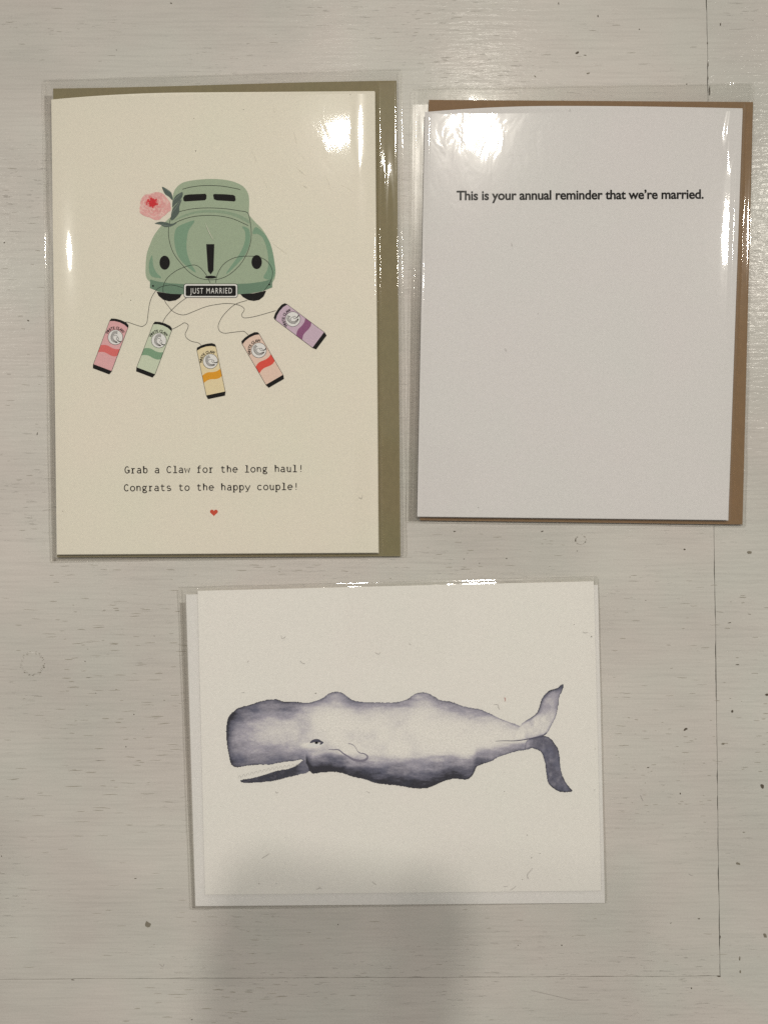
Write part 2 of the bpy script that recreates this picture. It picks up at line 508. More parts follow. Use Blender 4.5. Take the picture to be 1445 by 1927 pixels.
# ------------------------------------------------------------------ sheets
def sheet(name, q, ztop, thick, mat, parent, nu=40, nv=40, dy=None, dx=None, smooth=True):
    """closed thin sheet; ztop(px,py) in mm, dy(u,v)/dx(u,v) plan offsets in px"""
    v, f = [], []
    U = np.linspace(0, 1, nu + 1); V = np.linspace(0, 1, nv + 1)
    for side in (0, 1):
        for j in V:
            for i in U:
                x, y = bil(q, i, j)
                if dy: y += dy(i, j)
                if dx: x += dx(i, j)
                z = ztop(x, y) if callable(ztop) else ztop
                p = P(x, y, z)
                v.append((p[0], p[1], p[2] - (thick * MM if side else 0)))
    K = (nu + 1) * (nv + 1)
    for j in range(nv):
        for i in range(nu):
            a = j * (nu + 1) + i
            f.append([a, a + nu + 1, a + nu + 2, a + 1])
            f.append([K + a, K + a + 1, K + a + nu + 2, K + a + nu + 1])
    # the cut edges get vertices of their own, so that shading stays crisp at the rim
    ring = [i for i in range(nu + 1)] + [j * (nu + 1) + nu for j in range(1, nv + 1)] + [nv * (nu + 1) + i for i in range(nu - 1, -1, -1)] + [j * (nu + 1) for j in range(nv - 1, 0, -1)]
    b0 = len(v); m = len(ring)
    v += [v[i] for i in ring] + [v[K + i] for i in ring]
    for i in range(m):
        j = (i + 1) % m
        f.append([b0 + i, b0 + j, b0 + m + j, b0 + m + i])
    me = mesh(name, v, f)
    o = link(name, me, mat, parent)
    if smooth:
        sm = [True] * (2 * nu * nv) + [False] * (len(f) - 2 * nu * nv)
        me.polygons.foreach_set('use_smooth', sm)
    return o

def film_sheet(name, q, zfun, mat, parent, step=4.0, edge=1.2, seed=1, top_wave=0.0):
    w = math.hypot(q[1][0] - q[0][0], q[1][1] - q[0][1]); h = math.hypot(q[3][0] - q[0][0], q[3][1] - q[0][1])
    nu, nv = int(w / step), int(h / step)
    u, v = np.meshgrid(np.linspace(0, 1, nu + 1), np.linspace(0, 1, nv + 1))
    (a, b, c, d) = q
    x = (a[0] * (1 - u) + b[0] * u) * (1 - v) + (d[0] * (1 - u) + c[0] * u) * v
    y = (a[1] * (1 - u) + b[1] * u) * (1 - v) + (d[1] * (1 - u) + c[1] * u) * v
    ew = (fbm(y / 90, x * 0 + 1.3, seed, 3) - .5) * edge * 2
    x = x + ew * (np.abs(u - .5) * 2) ** 8
    eh = (fbm(x / 60, y * 0 + 7.3, seed + 4, 3) - .5)
    y = y + eh * (edge * 2 * v ** 8 + (edge * 2 + top_wave) * (1 - v) ** 10)
    z = zfun(x, y)
    k = (HC - z * MM) / HC
    X = (x - CX) / PXMM * MM * k; Y = -(y - CY) / PXMM * MM * k
    co = np.stack([X, Y, z * MM], -1).reshape(-1, 3)
    idx = np.arange((nu + 1) * (nv + 1)).reshape(nv + 1, nu + 1)
    F = np.stack([idx[:-1, :-1], idx[1:, :-1], idx[1:, 1:], idx[:-1, 1:]], -1).reshape(-1, 4)
    me = bpy.data.meshes.new(name)
    me.from_pydata(co.tolist(), [], F.tolist()); me.update()
    return link(name, me, mat, parent, smooth=True)

def seam_ribbon(name, pts, w, z, mat, parent, h=0.16, seed=1):
    """a sealed ridge of film: a low half-round welt with uneven height"""
    n = len(pts); v = []; f = []
    K = 7
    for i in range(n):
        a, b = pts[max(i - 1, 0)], pts[min(i + 1, n - 1)]
        dx, dy = b[0] - a[0], b[1] - a[1]; l = math.hypot(dx, dy) or 1
        nx, ny = -dy / l, dx / l
        hh = h * (0.35 + 1.3 * float(vnoise(np.array([i * .16]), np.array([seed + .5]), seed)[0]))
        for k in range(K):
            t = -1 + 2 * k / (K - 1)
            v.append(P(pts[i][0] + nx * w * t, pts[i][1] + ny * w * t, z + hh * math.sqrt(max(0, 1 - t * t))))
    for i in range(n - 1):
        for k in range(K - 1):
            q = i * K + k
            f.append([q, q + K, q + K + 1, q + 1])
    me = mesh(name, v, f)
    if me.polygons[0].normal.z < 0:
        me.flip_normals()
    return link(name, me, mat, parent, smooth=True)

def along(p0, p1, n, amp, seed):
    out = []
    dx, dy = p1[0] - p0[0], p1[1] - p0[1]
    l = math.hypot(dx, dy)
    for i in range(n + 1):
        t = i / n
        w = (float(fbm(np.array([t * l / 80.0]), np.array([seed * 1.0]), seed, 3)[0]) - .5) * amp
        out.append((p0[0] + dx * t - dy / l * w, p0[1] + dy * t + dx / l * w))
    return out

ZE, ZB, ZF = 1.0, 1.6, 2.5        # tops of envelope, back panel, front panel (mm)

# ------------------------------------------------------------------ text
def text_data(s, space=1.0, offset=0.0):
    cu = bpy.data.curves.new('t', 'FONT'); cu.body = s; cu.size = 1; cu.space_character = space; cu.offset = offset
    cu.resolution_u = 5
    ob = bpy.data.objects.new('t', cu)
    me = ob.to_mesh()
    v = [(p.co.x, p.co.y) for p in me.vertices]; f = [list(p.vertices) for p in me.polygons]
    ob.to_mesh_clear(); bpy.data.objects.remove(ob); bpy.data.curves.remove(cu)
    return v, f
def put_text(mb, s, x0, x1, base0, base1, cap, z, space=1.0, offset=0.0, cap_ref='H'):
    v, f = text_data(s, space, offset)
    cv, _ = text_data(cap_ref, 1, offset)
    ch = max(p[1] for p in cv) - min(p[1] for p in cv)
    c0 = min(p[1] for p in cv)
    mn = min(p[0] for p in v); mxx = max(p[0] for p in v)
    b = len(mb.v)
    for X, Y in v:
        t = (X - mn) / (mxx - mn)
        px = x0 + (x1 - x0) * t
        py = base0 + (base1 - base0) * t - (Y - c0) / ch * cap
        mb.v.append(P(px, py, z))
    mb.f += [[b + i for i in q] for q in f]

# typewriter strokes, cell 1 wide, x-height 1, baseline 0 (y up), cap 1.38
def arc(cx, cy, rx, ry, a0, a1, n=10):
    return [(cx + rx * math.cos(math.radians(a0 + (a1 - a0) * i / n)), cy + ry * math.sin(math.radians(a0 + (a1 - a0) * i / n))) for i in range(n + 1)]
G = {
 'G': [arc(.46, .69, .40, .69, 48, 312) , [(.73, .18), (.84, .58)], [(.50, .62), (.86, .62), (.86, .1)]],
 'C': [arc(.5, .69, .42, .69, 42, 318)],
 'r': [[(.12, 0), (.62, 0)], [(.12, 1), (.36, 1), (.36, 0)], [(.36, .62)] + arc(.66, .62, .28, .36, 160, 62)],
 'a': [arc(.46, .70, .30, .30, 150, 0) + [(.76, .12), (.80, 0), (.90, 0)], arc(.44, .28, .33, .28, 70, 350) + [(.76, .34)], [(.76, .56), (.5, .56)]],
 'b': [[(.06, 1.42), (.20, 1.42), (.20, 0)], arc(.52, .5, .34, .5, 165, -165, 14)],
 'l': [[(.16, 1.42), (.50, 1.42), (.50, 0)], [(.12, 0), (.88, 0)]],
 'w': [[(.02, 1), (.26, 0), (.5, .82), (.74, 0), (.98, 1)]],
 'f': [[(.14, .98), (.82, .98)], [(.14, 0), (.66, 0)], [(.40, 0), (.40, 1.1)] + arc(.66, 1.12, .26, .30, 180, 60)],
 'o': [arc(.5, .5, .40, .5, 0, 360, 18)],
 't': [[(.10, .98), (.80, .98)], [(.36, 1.34), (.36, .3)] + arc(.62, .28, .26, .28, 180, 320)],
 'h': [[(.06, 1.42), (.20, 1.42), (.20, 0)], [(.20, .6)] + arc(.50, .62, .30, .38, 160, 0) + [(.80, 0)]],
 'e': [[(.12, .52), (.88, .52)] + arc(.5, .5, .40, .5, 2, 318, 16)],
 'n': [[(.06, 1), (.20, 1), (.20, 0)], [(.20, .6)] + arc(.50, .62, .30, .38, 160, 0) + [(.80, 0)]],
 'g': [arc(.42, .66, .28, .34, 0, 360, 14), [(.66, .92), (.90, 1.04)], [(.24, .36), (.18, .22), (.34, .1), (.68, .06)] + arc(.50, -.18, .36, .22, 50, -240, 12)],
 'u': [[(.06, 1), (.20, 1), (.20, .38)] + arc(.48, .38, .28, .38, 180, 340) , [(.78, 1), (.78, .0), (.92, 0)]],
 '!': [[(.5, 1.42), (.5, .42)], [(.5, .12), (.5, -.04)]],
 'c': [arc(.5, .5, .40, .5, 45, 318, 14)],
 'p': [[(.04, 1), (.18, 1), (.18, -.42)], [(.02, -.42), (.40, -.42)], arc(.52, .5, .34, .5, 165, -165, 14)],
 'y': [[(.04, 1), (.50, .02)], [(.94, 1), (.42, -.30), (.12, -.40)]],
 's': [arc(.48, .74, .30, .26, 30, 240, 8) + [(.6, .46)] + arc(.50, .26, .34, .26, 60, -150, 8)],
}
def typewriter(mb, s, x0, x1, base0, base1, xh, w, z):
    n = len(s)
    pitch = (x1 - x0) / (n - 0.35)
    for i, ch in enumerate(s):
        if ch == ' ': continue
        for st in G[ch]:
            pts = []
            for X, Y in st:
                px = x0 + pitch * (i - .03 + X * 0.88)
                py = base0 + (base1 - base0) * i / n - Y * xh
                pts.append((px, py))
            mb.stroke(pts, w, z)

# ------------------------------------------------------------------ CARD 1 (illustrated)
S1 = [(79, 149), (756, 129), (765, 1049), (94, 1059)]
E1 = [(100, 165), (746, 151.5), (753.5, 1047), (107, 1049)]
K1 = [(96.5, 175), (705, 170.5), (711.5, 1040), (107, 1043.5)]
K1h = [(96.5, 186), (705, 170.5), (711.5, 1040), (107, 1043.5)]
env1 = thing('kraft_envelope', 'olive brown kraft envelope behind the cream card with the green car', 'envelope', group='envelopes behind the greeting cards')
sheet('envelope_body', E1, ZE, 0.35, M['kraft1'], env1, 24, 30, dy=lambda u, v: (1 - v) * 1.2 * math.sin(u * 5 + .6))
sheet('envelope_flap', [(101, 560), (745, 556), (752, 1045), (108, 1047)], 0.48, 0.2, M['kraft1'], env1, 6, 6)
card1 = thing('greeting_card', 'cream card printed with a green car trailing five drink cans on strings', 'greeting card', group='greeting cards')
def zc1(x, y):
    t = (x - 97) / 46.0
    return ZF - (0.35 * (1 - min(max(t, 0), 1)) ** 2)
curve1 = lambda u, v: (1 - v) ** 3 * 11.5 * max(0.0, 1 - u / 0.42) ** 2
sheet('card_front', K1, zc1, 0.28, M['card_cream'], card1, 60, 40, dy=curve1)
sheet('card_back', [(98, 188), (706, 173), (712.8, 1041.3), (108, 1044.6)], ZB, 0.28, M['card_cream'], card1, 8, 8)

Z0 = ZF
sage, sage_d, sage_m = ink('sage_green_ink', A(138, 146, 115)), ink('dark_sage_ink', A(108, 130, 100)), ink('mid_sage_ink', A(122, 135, 105))
SC, OX, OY = 4.379, 230, 320
def Q(l): return [(OX + x / SC, OY + y / SC) for x, y in l]
mb = MB()
mb.poly(catmull(Q([(410, 345), (412, 280), (418, 205), (440, 150), (490, 105), (560, 85), (640, 75), (725, 70), (820, 74), (900, 88), (960, 110), (1005, 140), (1035, 185), (1046, 240),
     (1045, 320), (1045, 365), (1062, 388), (1100, 430), (1150, 480), (1200, 560), (1230, 640), (1250, 740), (1264, 830), (1257, 890), (1236, 925), (1190, 960), (1000, 1005), (725, 1010),
     (450, 1005), (280, 965), (230, 920), (202, 890), (192, 830), (200, 700), (225, 620), (260, 540), (310, 470), (370, 410), (404, 378)]), 4, True), Z0 + .02)
mb.build('printed_car_body', sage, card1)
mb = MB()
mb.poly(catmull(Q([(597, 415), (520, 435), (452, 470), (430, 530), (432, 610), (452, 690), (490, 750), (545, 802), (608, 842), (562, 760), (535, 680), (530, 600), (545, 500)]), 4, True), Z0 + .04)
mb.poly(catmull(Q([(988, 462), (1040, 480), (1055, 540), (1045, 620), (1010, 700), (950, 770), (900, 820), (855, 852), (910, 770), (960, 700), (1000, 620), (1015, 550), (1010, 500)]), 4, True), Z0 + .04)
mb.poly(catmull(Q([(246, 700), (222, 760), (222, 830), (245, 875), (322, 886), (280, 840), (255, 780)]), 4, True), Z0 + .04)
mb.poly(catmull(Q([(1100, 468), (1160, 510), (1205, 570), (1235, 650), (1255, 760), (1260, 840), (1235, 900), (1165, 885), (1195, 820), (1205, 740), (1190, 640), (1160, 560), (1120, 525), (1074, 521)]), 4, True), Z0 + .04)
mb.build('printed_car_shading', sage_d, card1)
mb = MB()
mb.poly(catmull(Q([(430, 412), (500, 370), (600, 338), (725, 326), (850, 335), (970, 368), (1042, 412), (1042, 436), (950, 388), (850, 358), (725, 347), (600, 355), (500, 385)]), 4, True), Z0 + .04)
mb.build('printed_hood_shading', sage_m, card1)
mb = MB()
mb.poly(Q([(230, 900), (300, 918), (400, 931), (510, 938), (510, 1022), (400, 1018), (300, 1000), (228, 970)]), Z0 + .06)
mb.poly(Q([(950, 936), (1050, 932), (1150, 918), (1236, 897), (1236, 965), (1150, 998), (1050, 1015), (950, 1022)]), Z0 + .06)
mb.build('printed_bumper', ink('bumper_green_ink', A(94, 114, 88)), card1)
for pts in ([(283, 1000), (300, 1035), (335, 1065), (385, 1080), (440, 1072), (475, 1050), (492, 1022), (385, 1016)], [(973, 1020), (995, 1045), (1040, 1070), (1085, 1077), (1130, 1068), (1165, 1040), (1187, 992), (1080, 1014)]):
    MB().poly(Q(pts), Z0 + .05).build('printed_wheel', M['black'], card1)
for pts in ([(505, 250), (502, 225), (515, 204), (550, 198), (685, 192), (695, 205), (693, 235), (680, 246), (600, 251), (518, 256)], [(749, 200), (760, 194), (840, 196), (915, 202), (930, 212), (935, 245), (925, 256), (850, 251), (780, 247), (755, 238)]):
    MB().poly(Q(pts), Z0 + .05).build('printed_window', M['black'], card1)
MB().poly(Q([(692, 608), (759, 608), (752, 826), (729, 858), (706, 829)]), Z0 + .05).build('printed_engine_slot', M['black'], card1)
for cx, cy in ((350, 761), (1108, 756)):
    MB().ellipse(OX + cx / SC, OY + cy / SC, 43 / SC, 58 / SC, Z0 + .05).build('printed_tail_lamp', M['black'], card1)
mb = MB()
mb.ellipse(OX + 729 / SC, OY + 880 / SC, 47 / SC, 12 / SC, Z0 + .07)
mb.ellipse(OX + 254 / SC, OY + 953 / SC, 8 / SC, 8 / SC, Z0 + .08, 12)
mb.ellipse(OX + 1213 / SC, OY + 941 / SC, 7 / SC, 7 / SC, Z0 + .08, 12)
LW = 0.85
for pts in ([(497, 155), (560, 138), (640, 127), (725, 124), (820, 129), (900, 142), (972, 157)],
            [(410, 360), (500, 332), (600, 314), (725, 309), (850, 316), (960, 332), (1030, 347), (1050, 400), (1062, 480), (1062, 560), (1045, 640), (1010, 720), (960, 790), (880, 860), (800, 895), (725, 902), (640, 890),
             (560, 845), (500, 785), (440, 710), (405, 640), (385, 560), (382, 480), (395, 410), (410, 360)],
            [(405, 448), (480, 412), (560, 386), (640, 374), (725, 371), (820, 378), (920, 402), (1038, 455)]):
    mb.stroke(catmull(Q(pts), 6), LW, Z0 + .07)
mb.build('printed_car_lines', M['black'], card1)
# number plate
def rrect(x0, y0, x1, y1, r, n=5):
    out = []
    for cx, cy, a in ((x1 - r, y0 + r, -90), (x1 - r, y1 - r, 0), (x0 + r, y1 - r, 90), (x0 + r, y0 + r, 180)):
        out += [(cx + r * math.cos(math.radians(a + 90 * i / n)), cy + r * math.sin(math.radians(a + 90 * i / n))) for i in range(n + 1)]
    return out
plate = MB().poly(Q(rrect(507, 934, 952, 1050, 20)), Z0 + .09).build('printed_number_plate', M['black'], card1)
MB().poly(Q(rrect(511, 938, 948, 1046, 18)), Z0 + .10).build('plate_border', ink('plate_cream', A(205, 196, 172)), plate)
MB().poly(Q(rrect(523, 950, 937, 1036, 12)), Z0 + .11).build('plate_field', M['black'], plate)
mb = MB()
put_text(mb, 'JUST MARRIED', OX + 560 / SC, OX + 905 / SC, OY + 1016 / SC, OY + 1014 / SC, 45 / SC, Z0 + .125, space=1.22, offset=0.0)
mb.build('plate_lettering', ink('plate_letter_ink', A(198, 192, 172)), plate)
# flower: watercolour rose painted cell by cell
def raster(name, x0, x1, y0, y1, step, inside, colour, z, parent, mat):
    nx, ny = int((x1 - x0) / step), int((y1 - y0) / step)
    xs, ys = np.meshgrid(x0 + step * np.arange(nx + 1), y0 + step * np.arange(ny + 1))
    xc, yc = (xs[:-1, :-1] + step / 2), (ys[:-1, :-1] + step / 2)
    keep = inside(xc, yc)
    idx = np.arange((nx + 1) * (ny + 1)).reshape(ny + 1, nx + 1)
    F = np.stack([idx[:-1, :-1], idx[1:, :-1], idx[1:, 1:], idx[:-1, 1:]], -1)[keep]
    used, inv = np.unique(F, return_inverse=True)
    F = inv.reshape(-1, 4)
    fx, fy = xs.ravel()[used], ys.ravel()[used]
    k = (HC - z * MM) / HC
    co = np.stack([(fx - CX) / PXMM * MM * k, -(fy - CY) / PXMM * MM * k, np.full_like(fx, z * MM)], -1)
    c = colour(fx, fy)
    me = bpy.data.meshes.new(name)
    me.from_pydata(co.tolist(), [], F.tolist()); me.update()
    ca = me.color_attributes.new('pigment', 'FLOAT_COLOR', 'POINT')
    ca.data.foreach_set('color', np.concatenate([c, np.ones((len(c), 1))], 1).astype(np.float32).ravel())
    return link(name, me, mat, parent)
def pigment_mat(name):
    m, nt, b = new_mat(name)
    a = nt.nodes.new('ShaderNodeAttribute'); a.attribute_name = 'pigment'
    tc = nt.nodes.new('ShaderNodeTexCoord')
    n = nt.nodes.new('ShaderNodeTexNoise'); n.inputs['Scale'].default_value = 1800; n.inputs['Detail'].default_value = 4
    nt.links.new(tc.outputs['Object'], n.inputs['Vector'])
    r = nt.nodes.new('ShaderNodeMapRange'); r.inputs['From Min'].default_value = .3; r.inputs['From Max'].default_value = .7
    r.inputs['To Min'].default_value = .9; r.inputs['To Max'].default_value = 1.1
    nt.links.new(n.outputs['Fac'], r.inputs['Value'])
    mx = nt.nodes.new('ShaderNodeMix'); mx.data_type = 'RGBA'; mx.blend_type = 'MULTIPLY'; mx.inputs['Factor'].default_value = 1
    nt.links.new(a.outputs['Color'], mx.inputs['A']); nt.links.new(r.outputs['Result'], mx.inputs['B'])
    nt.links.new(mx.outputs['Result'], b.inputs['Base Color'])
    b.inputs['Roughness'].default_value = .7; b.inputs['Specular IOR Level'].default_value = .2
    return m
pig = pigment_mat('watercolour_pigment')
def lerp(a, b, t): return a + (b - a) * t[:, None]
fcx, fcy, frx, fry = OX + 268 / SC, OY + 292 / SC, 138 / SC, 120 / SC
def rose_in(x, y):
    a = np.arctan2(y - fcy, x - fcx)
    r = np.hypot((x - fcx) / frx, (y - fcy) / fry)
    return r < 0.93 + 0.07 * np.sin(a * 5 + 1) * 0.7 + 0.06 * (vnoise(a * 4 + 20, a * 0, 3) - .5)
def rose_col(x, y):
    dx, dy = x - fcx, y - fcy
    a = np.arctan2(dy, dx); r = np.hypot(dx / frx, dy / fry)
    base = np.array(A(192, 140, 126)[:3]); pale = np.array(A(202, 172, 150)[:3]); deep = np.array(A(184, 118, 106)[:3]); red = np.array(A(178, 22, 30)[:3])
    c = lerp(np.tile(base, (len(x), 1)), deep, sstep(.75, .2, r) * .7)
    # petal edges: pale broken arcs
    rc = np.hypot((x - (fcx - 5)) / frx, (y - (fcy - 6)) / fry)
    wob = 0.09 * np.sin(a * 3 + .5) + 0.14 * (fbm(a * 3 + 30, rc * 2, 8, 3) - .5)
    for rr_, th in ((.42, .022), (.66, .026), (.88, .02)):
        band = np.exp(-((rc + wob - rr_) / th) ** 2) * (vnoise(a * 4 + 9, rc * 0 + rr_ * 9, 5) > .42)
        c = lerp(c, pale, np.clip(band, 0, 1) * .9)
    c = lerp(c, pale, sstep(.5, .8, fbm(x / 6, y / 4, 12, 3)) * .5)
    rx_, ry_ = x - (fcx - 4.5), y - (fcy - 6.5)
    core = np.hypot(rx_ / 12.5, ry_ / 11) + (fbm(x / 3, y / 3, 4, 3) - .5) * 1.1
    c = lerp(c, red, sstep(1.0, .62, core) * .95)
    return c
flower = raster('printed_rose', fcx - 34, fcx + 34, fcy - 30, fcy + 30, 0.7, rose_in, rose_col, Z0 + .06, card1, pig)
leafm = ink('leaf_grey_green_ink', A(74, 82, 70)); leafl = ink('leaf_pale_ink', A(104, 110, 94))
for i, pts in enumerate(([(328, 135), (370, 155), (405, 185), (416, 245), (385, 218), (350, 190)], [(497, 178), (495, 215), (470, 252), (440, 277), (413, 302), (418, 250), (440, 210), (470, 190)],
            [(490, 238), (470, 300), (470, 345), (440, 388), (406, 412), (403, 360), (420, 310), (450, 275)], [(268, 438), (310, 423), (360, 428), (400, 440), (450, 432), (400, 462), (350, 466), (310, 446)])):
    lf = MB().poly(catmull(Q(pts), 4, True), Z0 + .075).build('printed_leaf', leafm, flower)
    m2 = MB()
    a_, b_ = Q([pts[0]])[0], Q([pts[len(pts) // 2 + (1 if i else -1)]])[0]
    m2.stroke([a_, ((a_[0] + b_[0]) / 2 + .5, (a_[1] + b_[1]) / 2), b_], 1.2, Z0 + .085, taper=True)
    m2.build('leaf_vein', leafl, flower)
# strings
mb = MB()
for pts in ([(345, 541.5), (330.5, 537), (317, 536), (298.5, 541.5), (287.5, 555), (281.5, 571), (278, 595), (276, 607), (269, 613.5), (261, 612.7), (247, 608), (240, 605.7), (235, 606)],
            [(395.6, 532), (387.6, 516), (376, 502.7), (364.7, 498), (348.7, 501.5), (330.5, 509.5), (314.5, 523), (307.6, 537), (307, 550.6), (310.6, 566.6), (316, 574.6), (324.7, 585), (337, 591), (349, 591.6), (366, 585), (383.5, 578), (399, 574),
             (424, 570.6), (443, 572), (456, 576.8), (459.8, 582.6), (455, 591), (457, 596.6), (464.6, 597.6), (484, 594), (519, 584)],
            [(350.7, 560), (337, 570), (323, 583), (311, 597), (306, 607.5)],
            [(324.7, 619), (337, 612.7), (347, 607), (354, 611), (353, 618), (348.6, 628), (351.6, 636), (361, 642), (373, 644.7), (378, 649)],
            [(405.8, 532), (409, 516), (419.5, 498), (435.5, 486.7), (453.8, 482), (476.6, 481.7), (492.6, 485), (505, 493.6), (512.7, 509.5), (509.7, 527.8), (496, 548)],
            [(465, 564.8), (445, 571), (431.7, 580.7), (418, 596), (410.8, 611.7), (413, 622), (422, 626.6), (437.5, 625), (457, 623), (462.7, 625.7), (467, 630)]):
    mb.stroke(catmull(pts, 6), 0.78, Z0 + .088)
mb.build('printed_strings', M['black'], card1)
# cans
def can(tx, ty, bx, by, body, band, label):
    ang = math.atan2(tx - bx, by - ty)
    k = math.hypot(tx - bx, by - ty) / 100.0
    ca, sa = math.cos(ang), math.sin(ang)
    def T(l): return [(tx + (x * ca - y * sa) * k, ty + (x * sa + y * ca) * k) for x, y in l]
    Zc = Z0 + .095
    mbx = MB().poly(T([(-18.5, 6), (-17, 1.5), (-8, -1.2), (2, -2), (12, -1.2), (17.5, 2), (18.5, 6), (18.5, 94), (16, 100.5), (-16.5, 100.5), (-18.5, 94)]), Zc)
    root = mbx.build('printed_can', M['black'], card1)
    root['label'] = label
    MB().poly(T([(-17.8, 7), (-10, 4), (0, 2.8), (10, 3.8), (17.8, 7), (17.8, 93), (-17.8, 93)]), Zc + .01).build('can_body', body, root)
    MB().poly(T(catmull([(-17.8, 55), (-12, 52.2), (-6, 51.2), (0, 52), (5.4, 52.6), (12, 51.8), (17.8, 49.3)], 4) + catmull([(17.8, 63.2), (12.5, 66), (6, 66.4), (1.2, 65.8), (-5, 65), (-11, 65.8), (-17.8, 69)], 4)), Zc + .02).build('can_band', band, root)
    cc = (2.5, 31.7)
    circ = MB().ellipse(*T([cc])[0], 14.3 * k, 14.3 * k, Zc + .02, 36).build('logo_ring', M['black'], root)
    MB().ellipse(*T([cc])[0], 13.5 * k, 13.5 * k, Zc + .03, 36).build('logo_disc', M['logo_white'], root)
    # wave emblem, drawn in the frame of the first can (leaning 20.9 degrees)
    r0 = math.radians(-20.9)
    def W(l):
        out = []
        for x, y in l:
            x, y = x / 5.78, y / 5.78
            out.append((cc[0] + x * math.cos(r0) - y * math.sin(r0), cc[1] + x * math.sin(r0) + y * math.cos(r0)))
        return T(out)
    wv = MB()
    for pts, w in (([(25, -58), (8, -64), (-14, -62), (-36, -40), (-47, -5), (-42, 28), (-18, 50), (18, 60)], .8), ([(14, -52), (-10, -52), (-30, -30), (-38, 0), (-30, 28), (-4, 48), (24, 56)], .9),
                   ([(8, -45), (-10, -38), (-24, -15), (-26, 8), (-14, 32), (20, 52)], .9), ([(25, -58), (16, -48), (22, -36), (8, -45)], .6),
                   ([(-14, -14), (0, -24), (14, -18), (24, -2), (14, 6), (12, 18), (24, 36), (60, 50)], .7), ([(24, -2), (34, 8), (36, 18), (28, 24), (34, 38), (50, 44)], .7),
                   ([(30, 40), (50, 48), (64, 44)], 1.6)):
        wv.stroke(catmull(W(pts), 4), w * k, Zc + .04)
    wv.build('wave_emblem', M['brownblack'], root)
    tx_ = MB()
    s = 'WHITE CLAW'
    mid_, half = -24.0, 62.0
    adv = {'W': 1.25, 'I': .5, ' ': .55, 'L': .82, 'E': .85}
    tot = sum(adv.get(c, 1) for c in s); pos = 0
    for c in s:
        a_ = adv.get(c, 1)
        if c != ' ':
            th = math.radians(mid_ - half + 2 * half * (pos + a_ / 2) / tot)
            v, f = text_data(c, 1, 0.035)
            x0_, x1_ = min(p[0] for p in v), max(p[0] for p in v)
            y1_ = max(p[1] for p in v); b = len(tx_.v)
            for X, Y in v:
                lx = (X - (x0_ + x1_) / 2) / y1_ * 4.9 * .92
                ly = Y / y1_ * 4.9
                R_ = 15.4 + ly
                gx = cc[0] + R_ * math.sin(th) + lx * math.cos(th)
                gy = cc[1] - R_ * math.cos(th) + lx * math.sin(th)
                q = T([(gx, gy)])[0]
                tx_.v.append(P(q[0], q[1], Zc + .04))
            tx_.f += [[b + i for i in q] for q in f]
        pos += a_
    tx_.build('can_lettering', M['black'], root)
M['logo_white'] = ink('logo_white_ink', A(204, 200, 180))
can(226, 603.5, 190.5, 698, ink('can_pink_ink', A(190, 142, 132)), ink('can_coral_ink', A(186, 92, 82)), 'pink can with a coral wave band')
can(308, 609.5, 272, 704, ink('can_pale_green_ink', A(172, 174, 142)), ink('can_green_ink', A(108, 132, 98)), 'pale green can with a green wave band')
can(387, 649, 407.5, 747, ink('can_pale_orange_ink', A(200, 176, 132)), ink('can_orange_ink', A(190, 130, 32)), 'pale orange can with an orange wave band')
can(468.5, 632, 520, 720.5, ink('can_peach_ink', A(198, 166, 140)), ink('can_red_ink', A(188, 68, 52)), 'peach can with a red wave band')
can(524, 583, 604.5, 643.5, ink('can_lilac_ink', A(172, 148, 148)), ink('can_plum_ink', A(122, 74, 96)), 'lilac can with a plum wave band')
mb = MB()
typewriter(mb, 'Grab a Claw for the long haul!', 235, 569, 890.3, 887.5, 8.8, 1.8, Z0 + .03)
mb.build('printed_greeting', M['brownblack'], card1)
mb = MB()
typewriter(mb, 'Congrats to the happy couple!', 233.5, 560, 924.0, 921.2, 8.8, 1.8, Z0 + .03)
mb.build('printed_greeting', M['brownblack'], card1)
hp = []
for i in range(40):
    t = 2 * math.pi * i / 40
    hp.append((402.5 + 7.4 * math.sin(t) ** 3, 964.3 - 6.6 * (13 * math.cos(t) - 5 * math.cos(2 * t) - 2 * math.cos(3 * t) - math.cos(4 * t)) / 15))
MB().poly(hp, Z0 + .03).build('printed_heart', ink('heart_red_ink', A(172, 66, 44)), card1)

# ------------------------------------------------------------------ CARD 2 (text)
S2 = [(773, 166), (1419, 155), (1403, 992), (764, 984)]
E2 = [(807, 187), (1417, 191), (1397, 987), (790, 979)]
K2 = [(799.5, 201), (1397, 203), (1369, 978.5), (785, 972)]
K2h = [(799.5, 209), (1397, 203), (1369, 978.5), (785, 972)]
env2 = thing('kraft_envelope', 'brown kraft envelope behind the white card with one line of bold text', 'envelope', group='envelopes behind the greeting cards')
sheet('envelope_body', E2, ZE, 0.35, M['kraft2'], env2, 20, 24)
sheet('envelope_flap', [(808, 560), (1407, 563), (1396, 985), (791, 977)], 0.48, 0.2, M['kraft2'], env2, 6, 6)
card2 = thing('greeting_card', 'plain white card reading This is your annual reminder that we\'re married', 'greeting card', group='greeting cards')
def zc2(x, y):
    t = (x - (799.5 - (y - 205) * .019)) / 44.0
    return ZF - (0.35 * (1 - min(max(t, 0), 1)) ** 2)
sheet('card_front', K2, zc2, 0.3, M['card_cool'], card2, 60, 40, dy=lambda u, v: (1 - v) ** 3 * (9.0 * max(0.0, 1 - u / 0.4) ** 2 - 3.4 * math.sin(math.pi * u)))
sheet('card_back', [(801, 214), (1397.5, 206), (1370.4, 979.6), (786, 973)], ZB, 0.28, M['card_cool'], card2, 8, 8)
mb = MB()
put_text(mb, 'This is your annual reminder that we\u2019re married.', 859, 1324, 376.4, 373.6, 18.2, ZF + .03, space=0.97, offset=0.026, cap_ref='T')
mb.build('printed_sentence', M['black'], card2)

